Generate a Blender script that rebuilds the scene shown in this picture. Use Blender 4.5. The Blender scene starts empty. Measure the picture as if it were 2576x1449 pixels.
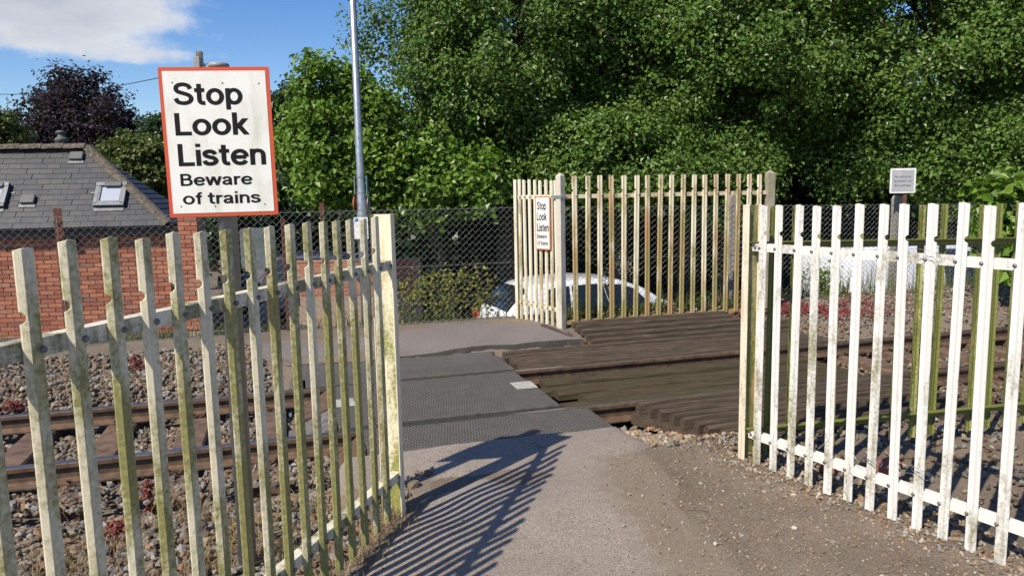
import bpy, bmesh, math, random
import numpy as np
from mathutils import Vector, Matrix
R = math.radians
random.seed(7)
S = bpy.context.scene
COL = S.collection

# ------------------------------------------------------------------ camera
FPX, CX, CY, HC = 1870.0, 1288.0, 724.5, 1.88      # measured on a 2576 px wide view of the photograph
PITCH, ROLL = R(7.296), R(1.079)
cF = np.array([0, math.cos(PITCH), -math.sin(PITCH)])
_u0 = np.array([0, math.sin(PITCH), math.cos(PITCH)]); _r0 = np.array([1.0, 0, 0])
cR = math.cos(ROLL)*_r0 - math.sin(ROLL)*_u0
cU = math.sin(ROLL)*_r0 + math.cos(ROLL)*_u0
cam = bpy.data.cameras.new('camera'); cam_o = bpy.data.objects.new('camera', cam); COL.objects.link(cam_o)
cam.sensor_width = 36.0; cam.lens = 36.0*FPX/2576.0
cam.clip_start = 0.05; cam.clip_end = 3000
M4 = Matrix.Identity(4)
for i in range(3):
    M4[i][0] = cR[i]; M4[i][1] = cU[i]; M4[i][2] = -cF[i]
M4[2][3] = HC
cam_o.matrix_world = M4
S.camera = cam_o
def ray(x, y):
    return cF + cR*(x-CX)/FPX - cU*(y-CY)/FPX
def at_depth(x, y, Y):
    d = ray(x, y); t = Y/d[1]
    return np.array([d[0]*t, Y, HC+d[2]*t])
def at_plane(x, y, p0, n):
    d = ray(x, y); o = np.array([0, 0, HC]); t = np.dot(np.array(p0)-o, n)/np.dot(d, n)
    return o+d*t

# ------------------------------------------------------------------ world, sun, exposure
SUN_HEAD, SUN_EL = R(39.65), R(45.5)               # heading the shadows point to; elevation
sun_dir = np.array([-math.sin(SUN_HEAD)*math.cos(SUN_EL), -math.cos(SUN_HEAD)*math.cos(SUN_EL), math.sin(SUN_EL)])
W = bpy.data.worlds.new('World'); S.world = W; W.use_nodes = True
nt = W.node_tree; nt.nodes.clear()
def N(tree, t, **k):
    n = tree.nodes.new(t)
    for a, b in k.items(): setattr(n, a, b)
    return n
sky = N(nt, 'ShaderNodeTexSky', sky_type='NISHITA', sun_disc=False)
sky.sun_elevation = SUN_EL; sky.sun_rotation = math.atan2(sun_dir[0], sun_dir[1])
sky.air_density = 1.0; sky.dust_density = 0.3; sky.ozone_density = 2.5; sky.altitude = 100
hs = N(nt, 'ShaderNodeHueSaturation'); hs.inputs['Saturation'].default_value = 1.30; hs.inputs['Hue'].default_value = 0.512; hs.inputs['Value'].default_value = 1.0
nt.links.new(sky.outputs[0], hs.inputs['Color'])
tc = N(nt, 'ShaderNodeTexCoord')
sep = N(nt, 'ShaderNodeSeparateXYZ'); nt.links.new(tc.outputs['Generated'], sep.inputs[0])
def math_n(op, a, b=None, tree=None, clamp=False):
    tree = tree or nt
    m = N(tree, 'ShaderNodeMath', operation=op, use_clamp=clamp)
    for i, v in enumerate((a, b)):
        if v is None: continue
        if isinstance(v, (int, float)): m.inputs[i].default_value = v
        else: tree.links.new(v, m.inputs[i])
    return m.outputs[0]
zz = math_n('ADD', math_n('MAXIMUM', sep.outputs[2], 0.0), 0.12)
comb = N(nt, 'ShaderNodeCombineXYZ')
nt.links.new(math_n('DIVIDE', sep.outputs[0], zz), comb.inputs[0])
nt.links.new(math_n('DIVIDE', sep.outputs[1], zz), comb.inputs[1])
mp = N(nt, 'ShaderNodeMapping'); nt.links.new(comb.outputs[0], mp.inputs[0])
nz = N(nt, 'ShaderNodeTexNoise'); nz.inputs['Scale'].default_value = 1.15; nz.inputs['Detail'].default_value = 8; nz.inputs['Roughness'].default_value = 0.52
nt.links.new(mp.outputs[0], nz.inputs['Vector'])
_d = ray(10, -20); _d = _d/np.linalg.norm(_d)
vd = N(nt, 'ShaderNodeVectorMath', operation='SUBTRACT'); nt.links.new(tc.outputs['Generated'], vd.inputs[0]); vd.inputs[1].default_value = _d
vm = N(nt, 'ShaderNodeVectorMath', operation='MULTIPLY'); nt.links.new(vd.outputs[0], vm.inputs[0]); vm.inputs[1].default_value = (1.0, 1.0, 2.7)
vl = N(nt, 'ShaderNodeVectorMath', operation='LENGTH'); nt.links.new(vm.outputs[0], vl.inputs[0])
blob = math_n('SUBTRACT', 0.46, math_n('MULTIPLY', vl.outputs['Value'], 2.0))
blob = math_n('MAXIMUM', blob, -0.02)
n3 = N(nt, 'ShaderNodeTexNoise'); n3.inputs['Scale'].default_value = 9.0; n3.inputs['Detail'].default_value = 7; n3.inputs['Roughness'].default_value = 0.6
nt.links.new(tc.outputs['Generated'], n3.inputs['Vector'])
dens = math_n('ADD', math_n('ADD', nz.outputs[0], blob), math_n('MULTIPLY', math_n('SUBTRACT', n3.outputs[0], 0.5), 0.42))
rmp = N(nt, 'ShaderNodeValToRGB'); rmp.color_ramp.elements[0].position = 0.60; rmp.color_ramp.elements[1].position = 0.77
rmp.color_ramp.interpolation = 'EASE'
nt.links.new(dens, rmp.inputs[0])
rm2 = N(nt, 'ShaderNodeValToRGB'); e = rm2.color_ramp.elements
e[0].position = 0.62; e[0].color = (5.6, 5.75, 6.1, 1); e[1].position = 1.0; e[1].color = (3.0, 3.25, 3.9, 1)
nt.links.new(math_n('ADD', dens, math_n('MULTIPLY', math_n('SUBTRACT', n3.outputs[0], 0.5), -0.5)), rm2.inputs[0])
mx = N(nt, 'ShaderNodeMix', data_type='RGBA')
nt.links.new(rmp.outputs[0], mx.inputs[0]); nt.links.new(hs.outputs[0], mx.inputs[6]); nt.links.new(rm2.outputs[0], mx.inputs[7])
bg = N(nt, 'ShaderNodeBackground'); bg.inputs[1].default_value = 0.118
nt.links.new(mx.outputs[2], bg.inputs[0])
wo = N(nt, 'ShaderNodeOutputWorld'); nt.links.new(bg.outputs[0], wo.inputs[0])

sl = bpy.data.lights.new('sun', 'SUN'); sl.energy = 5.0; sl.angle = R(0.53); sl.color = (1.0, 0.925, 0.80)
so = bpy.data.objects.new('sun', sl); COL.objects.link(so)
so.rotation_euler = Vector(-sun_dir).to_track_quat('-Z', 'Y').to_euler()
so.location = (-6, -8, 12)
S.view_settings.view_transform = 'Standard'; S.view_settings.look = 'None'
S.view_settings.exposure = 0.30; S.view_settings.gamma = 1.0
S.render.engine = 'CYCLES'
S.cycles.max_bounces = 6; S.cycles.diffuse_bounces = 3; S.cycles.transparent_max_bounces = 8

# ------------------------------------------------------------------ track frame
TA = np.array([0.9594, 0.2821]); TP = np.array([-0.2821, 0.9594])     # along the rails, across them
TANG = math.atan2(0.2821, 0.9594)
def T(a, p, z=0.0):
    q = TA*a+TP*p
    return np.array([q[0], q[1], z])
def ap(x, y):
    return 0.9594*x+0.2821*y, -0.2821*x+0.9594*y
def sstep(x, e0, e1):
    t = np.clip((np.asarray(x, float)-e0)/(e1-e0), 0, 1); return t*t*(3-2*t)
PL = np.array([-0.672, 4.228]); LH = R(15.3); LDIR = np.array([math.sin(LH), math.cos(LH)])
PR = np.array([1.668, 4.927]); RH = R(-26.5); RDIR = np.array([math.sin(RH), math.cos(RH)])
def left_of_L(x, y):       # metres to the left of the left fence line
    return -((x-PL[0])*LDIR[1]-(y-PL[1])*LDIR[0])
def right_of_R(x, y):
    return ((x-PR[0])*RDIR[1]-(y-PR[1])*RDIR[0])
# value noise for terrain
_rs = np.random.RandomState(3); _tab = _rs.rand(256, 256)
def vnoise(x, y):
    x = np.asarray(x, float); y = np.asarray(y, float)
    xi = np.floor(x).astype(int); yi = np.floor(y).astype(int); fx = x-xi; fy = y-yi
    fx = fx*fx*(3-2*fx); fy = fy*fy*(3-2*fy)
    g = lambda i, j: _tab[(xi+i) % 256, (yi+j) % 256]
    return (g(0,0)*(1-fx)+g(1,0)*fx)*(1-fy)+(g(0,1)*(1-fx)+g(1,1)*fx)*fy-0.5
def ground_z(x, y):
    x = np.asarray(x, float); y = np.asarray(y, float)
    a, p = ap(x, y)
    z = 0.02*sstep(p, 4.3, 2.0)
    z = z-0.27*sstep(p, 4.75, 5.45)
    dl = left_of_L(x, y); dr = right_of_R(x, y)
    near = 1-sstep(p, 4.75, 5.45)
    z = z-near*0.11*sstep(dl, 0.05, 0.6)
    z = z-near*0.10*sstep(dr, 0.1, 0.8)
    z = z+0.33*sstep(p, 7.85, 8.40)
    z = z+0.13*sstep(p, 8.35, 9.4)
    low = -0.45-0.75*sstep(a, -3.0, 3.5)
    z = z+(low-0.2)*sstep(p, 9.75, 11.2)
    z = z+0.035*vnoise(x*1.3+5, y*1.3)+0.015*vnoise(x*4.1, y*4.1+9)
    return z
def gz(x, y): return float(ground_z(x, y))

# ------------------------------------------------------------------ mesh helpers
def mesh_obj(name, verts, faces, mat=None, parent=None, smooth=False, loc=None, rotz=0.0):
    me = bpy.data.meshes.new(name)
    me.from_pydata([tuple(map(float, v)) for v in verts], [], [tuple(map(int, f)) for f in faces])
    me.update()
    if smooth:
        me.polygons.foreach_set('use_smooth', [True]*len(me.polygons))
    return link_mesh(name, me, mat, parent, loc, rotz)
def link_mesh(name, me, mat=None, parent=None, loc=None, rotz=0.0):
    if mat is not None and len(me.materials) == 0:
        for m in (mat if isinstance(mat, (list, tuple)) else [mat]): me.materials.append(m)
    o = bpy.data.objects.new(name, me); COL.objects.link(o)
    if parent is not None: o.parent = parent
    if loc is not None: o.location = tuple(map(float, loc))
    if rotz: o.rotation_euler = (0, 0, rotz)
    return o
def empty(name, loc, rotz, label, cat, group=None):
    o = bpy.data.objects.new(name, None); COL.objects.link(o)
    o.empty_display_size = 0.2
    o.location = tuple(map(float, loc)); o.rotation_euler = (0, 0, rotz)
    return tag(o, label, cat, group)
def tag(o, label=None, cat=None, group=None, kind=None):
    if label: o['label'] = label
    if cat: o['category'] = cat
    if group: o['group'] = group
    if kind: o['kind'] = kind
    return o
class MB:
    def __init__(s): s.v = []; s.f = []
    def add(s, v, f):
        n = len(s.v); s.v += [tuple(map(float, q)) for q in v]; s.f += [tuple(i+n for i in q) for q in f]; return s
    def box(s, c, d, m=None):
        x, y, z = d[0]/2, d[1]/2, d[2]/2
        v = [(-x,-y,-z),(x,-y,-z),(x,y,-z),(-x,y,-z),(-x,-y,z),(x,-y,z),(x,y,z),(-x,y,z)]
        if m is not None: v = [tuple(m @ Vector(q)) for q in v]
        v = [(q[0]+c[0], q[1]+c[1], q[2]+c[2]) for q in v]
        return s.add(v, [(0,3,2,1),(4,5,6,7),(0,1,5,4),(1,2,6,5),(2,3,7,6),(3,0,4,7)])
    def bevbox(s, c, d, b, m=None):
        x, y, z = d[0]/2, d[1]/2, d[2]/2
        v = []
        for (zz_, k) in ((-z, b), (-z+b, 0), (z-b, 0), (z, b)):
            xx, yy = x-k, y-k; b2 = b
            v += [(-xx+b2,-yy,zz_),(xx-b2,-yy,zz_),(xx,-yy+b2,zz_),(xx,yy-b2,zz_),(xx-b2,yy,zz_),(-xx+b2,yy,zz_),(-xx,yy-b2,zz_),(-xx,-yy+b2,zz_)]
        if m is not None: v = [tuple(m @ Vector(q)) for q in v]
        v = [(q[0]+c[0], q[1]+c[1], q[2]+c[2]) for q in v]
        f = [tuple(range(7, -1, -1)), tuple(range(24, 32))]
        for k in range(3):
            for i in range(8):
                j = (i+1) % 8; f.append((k*8+i, k*8+j, k*8+8+j, k*8+8+i))
        return s.add(v, f)
    def tube(s, pts, rad, n=6, cap=True):
        pts = [np.array(q, float) for q in pts]
        if not hasattr(rad, '__len__'): rad = [rad]*len(pts)
        vs = []; fs = []; prev = None
        for i, q in enumerate(pts):
            t = pts[min(i+1, len(pts)-1)]-pts[max(i-1, 0)]; t = t/(np.linalg.norm(t)+1e-9)
            if prev is None:
                h = np.array([0, 0, 1.0]) if abs(t[2]) < 0.9 else np.array([1.0, 0, 0])
                u = np.cross(t, h)
            else:
                u = prev-t*np.dot(prev, t)
            u = u/(np.linalg.norm(u)+1e-9); prev = u; w = np.cross(t, u)
            for k in range(n):
                an = 2*math.pi*k/n; vs.append(q+rad[i]*(math.cos(an)*u+math.sin(an)*w))
        for i in range(len(pts)-1):
            for k in range(n):
                l = (k+1) % n; fs.append((i*n+k, i*n+l, (i+1)*n+l, (i+1)*n+k))
        if cap:
            fs.append(tuple(range(n-1, -1, -1))); b = (len(pts)-1)*n; fs.append(tuple(range(b, b+n)))
        return s.add(vs, fs)
    def lathe(s, prof, c=(0,0,0), n=20):
        vs = []; fs = []
        for (r, z) in prof:
            for k in range(n):
                an = 2*math.pi*k/n; vs.append((c[0]+r*math.cos(an), c[1]+r*math.sin(an), c[2]+z))
        for i in range(len(prof)-1):
            for k in range(n):
                l = (k+1) % n; fs.append((i*n+k, i*n+l, (i+1)*n+l, (i+1)*n+k))
        fs.append(tuple(range(n-1, -1, -1))); b = (len(prof)-1)*n; fs.append(tuple(range(b, b+n)))
        return s.add(vs, fs)
    def extrude(s, prof, p0, p1, ex, ez):
        """profile (u,w) in the plane (ex,ez) swept straight from p0 to p1"""
        n = len(prof); ex = np.array(ex, float); ez = np.array(ez, float)
        vs = [np.array(p0, float)+ex*u+ez*w for u, w in prof]+[np.array(p1, float)+ex*u+ez*w for u, w in prof]
        fs = [(i, (i+1) % n, n+(i+1) % n, n+i) for i in range(n)]
        fs += [tuple(range(n-1, -1, -1)), tuple(range(n, 2*n))]
        return s.add(vs, fs)
    def build(s, name, mat, parent=None, smooth=False, loc=None, rotz=0.0, bev=None):
        o = mesh_obj(name, s.v, s.f, mat, parent, smooth, loc, rotz)
        bm = bmesh.new(); bm.from_mesh(o.data); bmesh.ops.recalc_face_normals(bm, faces=bm.faces)
        bm.to_mesh(o.data); bm.free()
        return o

# ------------------------------------------------------------------ materials
def new_mat(name):
    m = bpy.data.materials.new(name); m.use_nodes = True
    t = m.node_tree; b = t.nodes['Principled BSDF']
    return m, t, b
def ramp(t, fac, stops, interp='LINEAR'):
    r = t.nodes.new('ShaderNodeValToRGB'); r.color_ramp.interpolation = interp
    el = r.color_ramp.elements
    while len(el) < len(stops): el.new(0.5)
    for e_, (p_, c_) in zip(el, stops):
        e_.position = p_; e_.color = (c_[0], c_[1], c_[2], 1) if hasattr(c_, '__len__') else (c_, c_, c_, 1)
    t.links.new(fac, r.inputs[0]); return r.outputs[0]
def noise(t, vec, scale, detail=4, rough=0.55, dist=0.0):
    n = t.nodes.new('ShaderNodeTexNoise'); n.inputs['Scale'].default_value = scale
    n.inputs['Detail'].default_value = detail; n.inputs['Roughness'].default_value = rough; n.inputs['Distortion'].default_value = dist
    if vec is not None: t.links.new(vec, n.inputs['Vector'])
    return n.outputs[0]
def coords(t, kind='Object', scale=(1,1,1), rot=(0,0,0), rand=False):
    c = t.nodes.new('ShaderNodeTexCoord'); out = c.outputs[kind]
    if rand:
        oi = t.nodes.new('ShaderNodeObjectInfo'); va = t.nodes.new('ShaderNodeVectorMath'); va.operation = 'MULTIPLY_ADD'
        cb = t.nodes.new('ShaderNodeCombineXYZ')
        for k in range(3): t.links.new(oi.outputs['Random'], cb.inputs[k])
        t.links.new(cb.outputs[0], va.inputs[0]); va.inputs[1].default_value = (37.0, 61.0, 83.0); t.links.new(out, va.inputs[2])
        out = va.outputs[0]
    mp_ = t.nodes.new('ShaderNodeMapping'); mp_.inputs['Scale'].default_value = scale; mp_.inputs['Rotation'].default_value = rot
    t.links.new(out, mp_.inputs[0]); return mp_.outputs[0]
def world_pos(t, scale=(1,1,1), rot=(0,0,0)):
    g = t.nodes.new('ShaderNodeNewGeometry'); mp_ = t.nodes.new('ShaderNodeMapping')
    mp_.inputs['Scale'].default_value = scale; mp_.inputs['Rotation'].default_value = rot
    t.links.new(g.outputs['Position'], mp_.inputs[0]); return mp_.outputs[0]
def mixc(t, fac, a, b, mode='MIX'):
    m = t.nodes.new('ShaderNodeMix'); m.data_type = 'RGBA'; m.blend_type = mode
    for sock, v in ((m.inputs[0], fac), (m.inputs[6], a), (m.inputs[7], b)):
        if isinstance(v, (int, float)): sock.default_value = v
        elif isinstance(v, tuple): sock.default_value = (v[0], v[1], v[2], 1)
        else: t.links.new(v, sock)
    return m.outputs[2]
def bump(t, b, h, strength=0.4, dist=0.01):
    n = t.nodes.new('ShaderNodeBump'); n.inputs['Strength'].default_value = strength; n.inputs['Distance'].default_value = dist
    t.links.new(h, n.inputs['Height']); t.links.new(n.outputs[0], b.inputs['Normal'])
def simple(name, col, rough=0.6, metal=0.0, var=0.12, scale=20, bmp=0.0, spec=0.5, rand=True):
    m, t, b = new_mat(name)
    v = coords(t, 'Object', rand=rand)
    n = noise(t, v, scale, 5, 0.6)
    c0 = tuple(max(0, c*(1-var*2)) for c in col); c1 = tuple(c*(1+var*2) for c in col)
    t.links.new(ramp(t, n, [(0.3, c0), (0.7, c1)]), b.inputs['Base Color'])
    b.inputs['Roughness'].default_value = rough; b.inputs['Metallic'].default_value = metal; b.inputs['Specular IOR Level'].default_value = spec
    if bmp: bump(t, b, n, bmp, 0.005)
    return m

def paint_mat(name, white, algae, amount, rust=None, rust_amt=0.0, fleck=0.5, rough=0.55, low=0.0, spread=0.22):
    """weathered white paint on glass-fibre palisade: algae film in streaks, rubbed patches, rust-brown runs"""
    m, t, b = new_mat(name)
    v = coords(t, 'Object', (1, 1, 0.28), rand=True)
    vb = coords(t, 'Object', (1, 1, 1), rand=True)
    oi = t.nodes.new('ShaderNodeObjectInfo')
    big = noise(t, v, 7.0, 5, 0.6, 0.4)
    mid = noise(t, vb, 55, 4, 0.65)
    fine = noise(t, coords(t, 'Object', (1, 1, 0.35), rand=True), 160, 3, 0.7)
    sh = math_n('MULTIPLY', math_n('SUBTRACT', oi.outputs['Random'], 0.5, t), spread, t)
    s = math_n('ADD', math_n('ADD', big, math_n('MULTIPLY', math_n('SUBTRACT', mid, 0.5, t), 0.38, t), t), sh, t)
    if low:
        so_ = t.nodes.new('ShaderNodeSeparateXYZ'); tc_ = t.nodes.new('ShaderNodeTexCoord'); t.links.new(tc_.outputs['Object'], so_.inputs[0])
        s = math_n('ADD', s, math_n('MULTIPLY', math_n('SUBTRACT', 0.95, so_.outputs[2], t), low, t), t)
    base = mixc(t, ramp(t, fine, [(0.42, 0.0), (0.75, fleck)]), white, tuple(c*0.55 for c in white))
    fac = ramp(t, s, [(max(0.0, 0.62-amount*0.55), 0.0), (max(0.08, 0.80-amount*0.5), 0.9)])
    alg = mixc(t, ramp(t, mid, [(0.35, 0.0), (0.65, 1.0)]), algae, tuple(c*0.5 for c in algae))
    c = mixc(t, fac, base, alg)
    if rust:
        rn = noise(t, coords(t, 'Object', (1, 1, 0.12), rand=True), 16, 4, 0.6)
        c = mixc(t, ramp(t, math_n('ADD', rn, math_n('MULTIPLY', sh, 0.5, t), t), [(0.62-rust_amt*0.4, 0.0), (0.78-rust_amt*0.3, 0.85)]), c, rust)
    gr = ramp(t, noise(t, vb, 240, 2, 0.5), [(0.66, 0.0), (0.75, 0.45)])
    c = mixc(t, gr, c, (0.12, 0.12, 0.08))
    t.links.new(c, b.inputs['Base Color']); b.inputs['Roughness'].default_value = rough
    bump(t, b, mid, 0.25, 0.002)
    return m
WHITE = (0.72, 0.70, 0.65); CREAM = (0.74, 0.66, 0.50)
ALG = (0.20, 0.22, 0.055)
m_paleL = paint_mat('paint_algae', (0.70, 0.63, 0.455), (0.29, 0.27, 0.062), 0.50, fleck=0.5, low=0.10, spread=0.12)
m_railL = paint_mat('paint_rail', (0.72, 0.67, 0.53), (0.17, 0.165, 0.07), 0.50)
m_paleR = paint_mat('paint_white', (0.74, 0.715, 0.66), (0.36, 0.33, 0.19), 0.25, fleck=0.24, low=0.05)
m_railR = paint_mat('paint_white_rail', (0.75, 0.72, 0.65), (0.40, 0.37, 0.28), 0.15, fleck=0.25)
m_paleB = paint_mat('paint_green', (0.42, 0.40, 0.15), (0.17, 0.19, 0.03), 0.75, fleck=0.4)
m_paleF = paint_mat('paint_cream', (0.74, 0.66, 0.46), (0.30, 0.255, 0.06), 0.46, rust=(0.42, 0.235, 0.10), rust_amt=0.38, low=0.16)
m_paleW = paint_mat('paint_cream_light', (0.72, 0.66, 0.50), (0.42, 0.36, 0.16), 0.26, rust=(0.52, 0.32, 0.14), rust_amt=0.24, low=0.10)
m_postL = paint_mat('paint_post_left', (0.77, 0.69, 0.50), (0.24, 0.25, 0.03), 0.28, rust=(0.55, 0.32, 0.08), rust_amt=0.22, fleck=0.2, low=0.22)
m_postR = paint_mat('paint_post_right', (0.50, 0.45, 0.24), (0.15, 0.165, 0.025), 0.62, rust=(0.48, 0.30, 0.16), rust_amt=0.2, low=0.06)
m_postF = paint_mat('paint_post_flange', (0.74, 0.66, 0.50), (0.40, 0.34, 0.15), 0.16, rust=(0.52, 0.31, 0.16), rust_amt=0.22, fleck=0.25)
m_bolt = simple('bolt_steel', (0.17, 0.17, 0.17), 0.45, 0.6, 0.25, 60)
m_weath = paint_mat('weathered_post', (0.58, 0.53, 0.43), (0.36, 0.32, 0.20), 0.42, rust=(0.46, 0.34, 0.22), rust_amt=0.25, fleck=0.5)
m_rust = simple('rusty_steel', (0.14, 0.055, 0.033), 0.8, 0.2, 0.3, 30, 0.3)
m_wire = simple('grey_wire', (0.20, 0.205, 0.195), 0.55, 0.2, 0.15, 8)
m_concrete = simple('concrete_post', (0.28, 0.25, 0.22), 0.9, 0, 0.2, 40, 0.4)
m_galv = simple('galvanised', (0.42, 0.43, 0.44), 0.38, 0.75, 0.12, 12)
m_greypost = simple('grey_painted_post', (0.27, 0.265, 0.26), 0.45, 0.0, 0.08, 10)

# --- ground materials
def m_ground():
    m, t, b = new_mat('earth_and_gravel')
    w = world_pos(t)
    n1 = noise(t, w, 1.6, 5, 0.6); n2 = noise(t, w, 60, 4, 0.7); n3_ = noise(t, w, 210, 3, 0.7)
    c = ramp(t, n1, [(0.3, (0.17, 0.128, 0.09)), (0.55, (0.24, 0.187, 0.136)), (0.75, (0.31, 0.248, 0.185))])
    c = mixc(t, ramp(t, n2, [(0.35, 0.0), (0.7, 0.75)]), c, (0.055, 0.045, 0.036))
    c = mixc(t, ramp(t, n3_, [(0.56, 0.0), (0.68, 0.8)]), c, (0.42, 0.35, 0.27))
    t.links.new(c, b.inputs['Base Color']); b.inputs['Roughness'].default_value = 0.95; b.inputs['Specular IOR Level'].default_value = 0.2
    bump(t, b, n2, 0.9, 0.012); return m
def m_asph(name, dark, light, stone, brown=0.3, edge=False):
    m, t, b = new_mat(name)
    w = world_pos(t)
    v = t.nodes.new('ShaderNodeTexVoronoi'); v.inputs['Scale'].default_value = 150; t.links.new(w, v.inputs['Vector'])
    n1 = noise(t, w, 1.1, 6, 0.62); n2 = noise(t, w, 95, 4, 0.75)
    c = ramp(t, n1, [(0.28, dark), (0.72, light)])
    sc = t.nodes.new('ShaderNodeSeparateColor'); t.links.new(v.outputs['Color'], sc.inputs[0])
    c = mixc(t, ramp(t, sc.outputs[0], [(0.0, 0.75), (0.5, 0.0), (0.78, 0.0), (1.0, 0.8)]), c, stone)
    c = mixc(t, ramp(t, n2, [(0.36, 0.7), (0.52, 0.0)]), c, tuple(x*0.35 for x in dark))
    c = mixc(t, ramp(t, noise(t, w, 3.4, 5, 0.7), [(0.52, 0.0), (0.75, brown)]), c, (0.13, 0.10, 0.075))
    if edge:
        vc = t.nodes.new('ShaderNodeTexVoronoi'); vc.feature = 'DISTANCE_TO_EDGE'; vc.inputs['Scale'].default_value = 0.85
        wv = t.nodes.new('ShaderNodeVectorMath'); wv.operation = 'MULTIPLY_ADD'; nv = t.nodes.new('ShaderNodeTexNoise'); nv.inputs['Scale'].default_value = 3.5; nv.inputs['Detail'].default_value = 6; t.links.new(w, nv.inputs['Vector'])
        t.links.new(nv.outputs['Color'], wv.inputs[0]); wv.inputs[1].default_value = (0.55, 0.55, 0.55); t.links.new(w, wv.inputs[2]); t.links.new(wv.outputs[0], vc.inputs['Vector'])
        crk = math_n('MULTIPLY', ramp(t, vc.outputs['Distance'], [(0.0, 1.0), (0.006, 0.0)]), ramp(t, noise(t, w, 0.9, 2, 0.5), [(0.5, 0.0), (0.58, 0.8)]), t)
        c = mixc(t, crk, c, (0.05, 0.04, 0.03))
        c = mixc(t, ramp(t, noise(t, w, 0.55, 3, 0.5), [(0.48, 0.0), (0.52, 0.22)]), c, (0.15, 0.125, 0.10))
    if edge:      # earth trodden over the worn edge
        at_ = t.nodes.new('ShaderNodeAttribute'); at_.attribute_name = 'edge'
        ef = math_n('ADD', at_.outputs['Fac'], math_n('ADD', math_n('MULTIPLY', math_n('SUBTRACT', noise(t, w, 9, 5, 0.7), 0.5, t), 0.9, t), math_n('MULTIPLY', math_n('SUBTRACT', n2, 0.5, t), 0.7, t), t), t)
        ec = mixc(t, ramp(t, noise(t, w, 60, 4, 0.7), [(0.35, 0.0), (0.7, 0.75)]), (0.24, 0.187, 0.136), (0.095, 0.073, 0.055))
        ec = mixc(t, ramp(t, noise(t, w, 210, 3, 0.7), [(0.56, 0.0), (0.68, 0.8)]), ec, (0.42, 0.35, 0.27))
        c = mixc(t, ramp(t, ef, [(0.35, 1.0), (0.75, 0.0)]), c, ec)
    t.links.new(c, b.inputs['Base Color']); b.inputs['Roughness'].default_value = 0.88; b.inputs['Specular IOR Level'].default_value = 0.3
    bump(t, b, mixc(t, 0.5, n2, v.outputs['Distance']), 0.7, 0.006); return m
M_GROUND = m_ground()
M_ASPH = m_asph('worn_asphalt', (0.225, 0.186, 0.15), (0.31, 0.262, 0.215), (0.42, 0.36, 0.30), edge=True)
M_ASPHD = m_asph('dark_asphalt', (0.065, 0.06, 0.056), (0.115, 0.105, 0.097), (0.14, 0.13, 0.12), 0.2)
M_ASPHF = m_asph('far_asphalt', (0.15, 0.125, 0.115), (0.215, 0.185, 0.17), (0.24, 0.21, 0.19), 0.5)
def m_panel():
    m, t, b = new_mat('rubber_tread')
    v = coords(t, 'Object', (1, 1, 1), (0, 0, R(12)))
    vo = t.nodes.new('ShaderNodeTexBrick'); vo.inputs['Scale'].default_value = 1.0
    vo.inputs['Brick Width'].default_value = 0.046; vo.inputs['Row Height'].default_value = 0.030; vo.inputs['Mortar Size'].default_value = 0.007
    vo.inputs['Mortar Smooth'].default_value = 0.7; t.links.new(v, vo.inputs['Vector'])
    n = noise(t, v, 5, 5, 0.6); n2 = noise(t, v, 90, 3, 0.6)
    c = ramp(t, n, [(0.3, (0.118, 0.103, 0.088)), (0.7, (0.168, 0.148, 0.127))])
    c = mixc(t, vo.outputs['Fac'], c, (0.035, 0.034, 0.033))
    c = mixc(t, ramp(t, n2, [(0.6, 0.0), (0.8, 0.4)]), c, (0.2, 0.18, 0.16))
    t.links.new(c, b.inputs['Base Color']); b.inputs['Roughness'].default_value = 0.62
    inv = math_n('SUBTRACT', 1.0, vo.outputs['Fac'], t); bump(t, b, inv, 0.9, 0.006); return m
M_PANEL = m_panel()
def m_timber(name, c0, c1, c2):
    m, t, b = new_mat(name)
    v = coords(t, 'Object', (1.6, 26, 26), rand=True); v2 = coords(t, 'Object', rand=True)
    g = noise(t, v, 2.2, 6, 0.65, 0.25); n = noise(t, v2, 3.0, 4, 0.6)
    c = ramp(t, g, [(0.28, c0), (0.5, c1), (0.72, c2)])
    c = mixc(t, ramp(t, n, [(0.45, 0.0), (0.7, 0.45)]), c, (0.055, 0.052, 0.03))
    c = mixc(t, ramp(t, noise(t, coords(t, 'Object', (1, 4, 4), rand=True), 22, 3, 0.6), [(0.69, 0.0), (0.74, 0.8)]), c, (0.30, 0.24, 0.20))
    t.links.new(c, b.inputs['Base Color']); b.inputs['Roughness'].default_value = 0.85; b.inputs['Specular IOR Level'].default_value = 0.25
    bump(t, b, g, 0.55, 0.008); return m
M_TIMB = m_timber('old_timber', (0.026, 0.017, 0.011), (0.078, 0.054, 0.039), (0.135, 0.100, 0.076))
M_TIMBO = m_timber('oily_timber', (0.018, 0.014, 0.007), (0.062, 0.046, 0.024), (0.105, 0.080, 0.045))
M_RAILTOP = simple('rail_head_polished', (0.30, 0.31, 0.34), 0.22, 0.9, 0.08, 4)
M_RAILSIDE = simple('rail_rust', (0.105, 0.062, 0.036), 0.75, 0.1, 0.25, 14, 0.2)
M_SLEEPER = simple('sleeper_concrete_rusted', (0.125, 0.077, 0.050), 0.9, 0, 0.25, 9, 0.3)
M_CLIP = simple('rail_clip_iron', (0.085, 0.05, 0.032), 0.7, 0.4, 0.25, 30)

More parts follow.
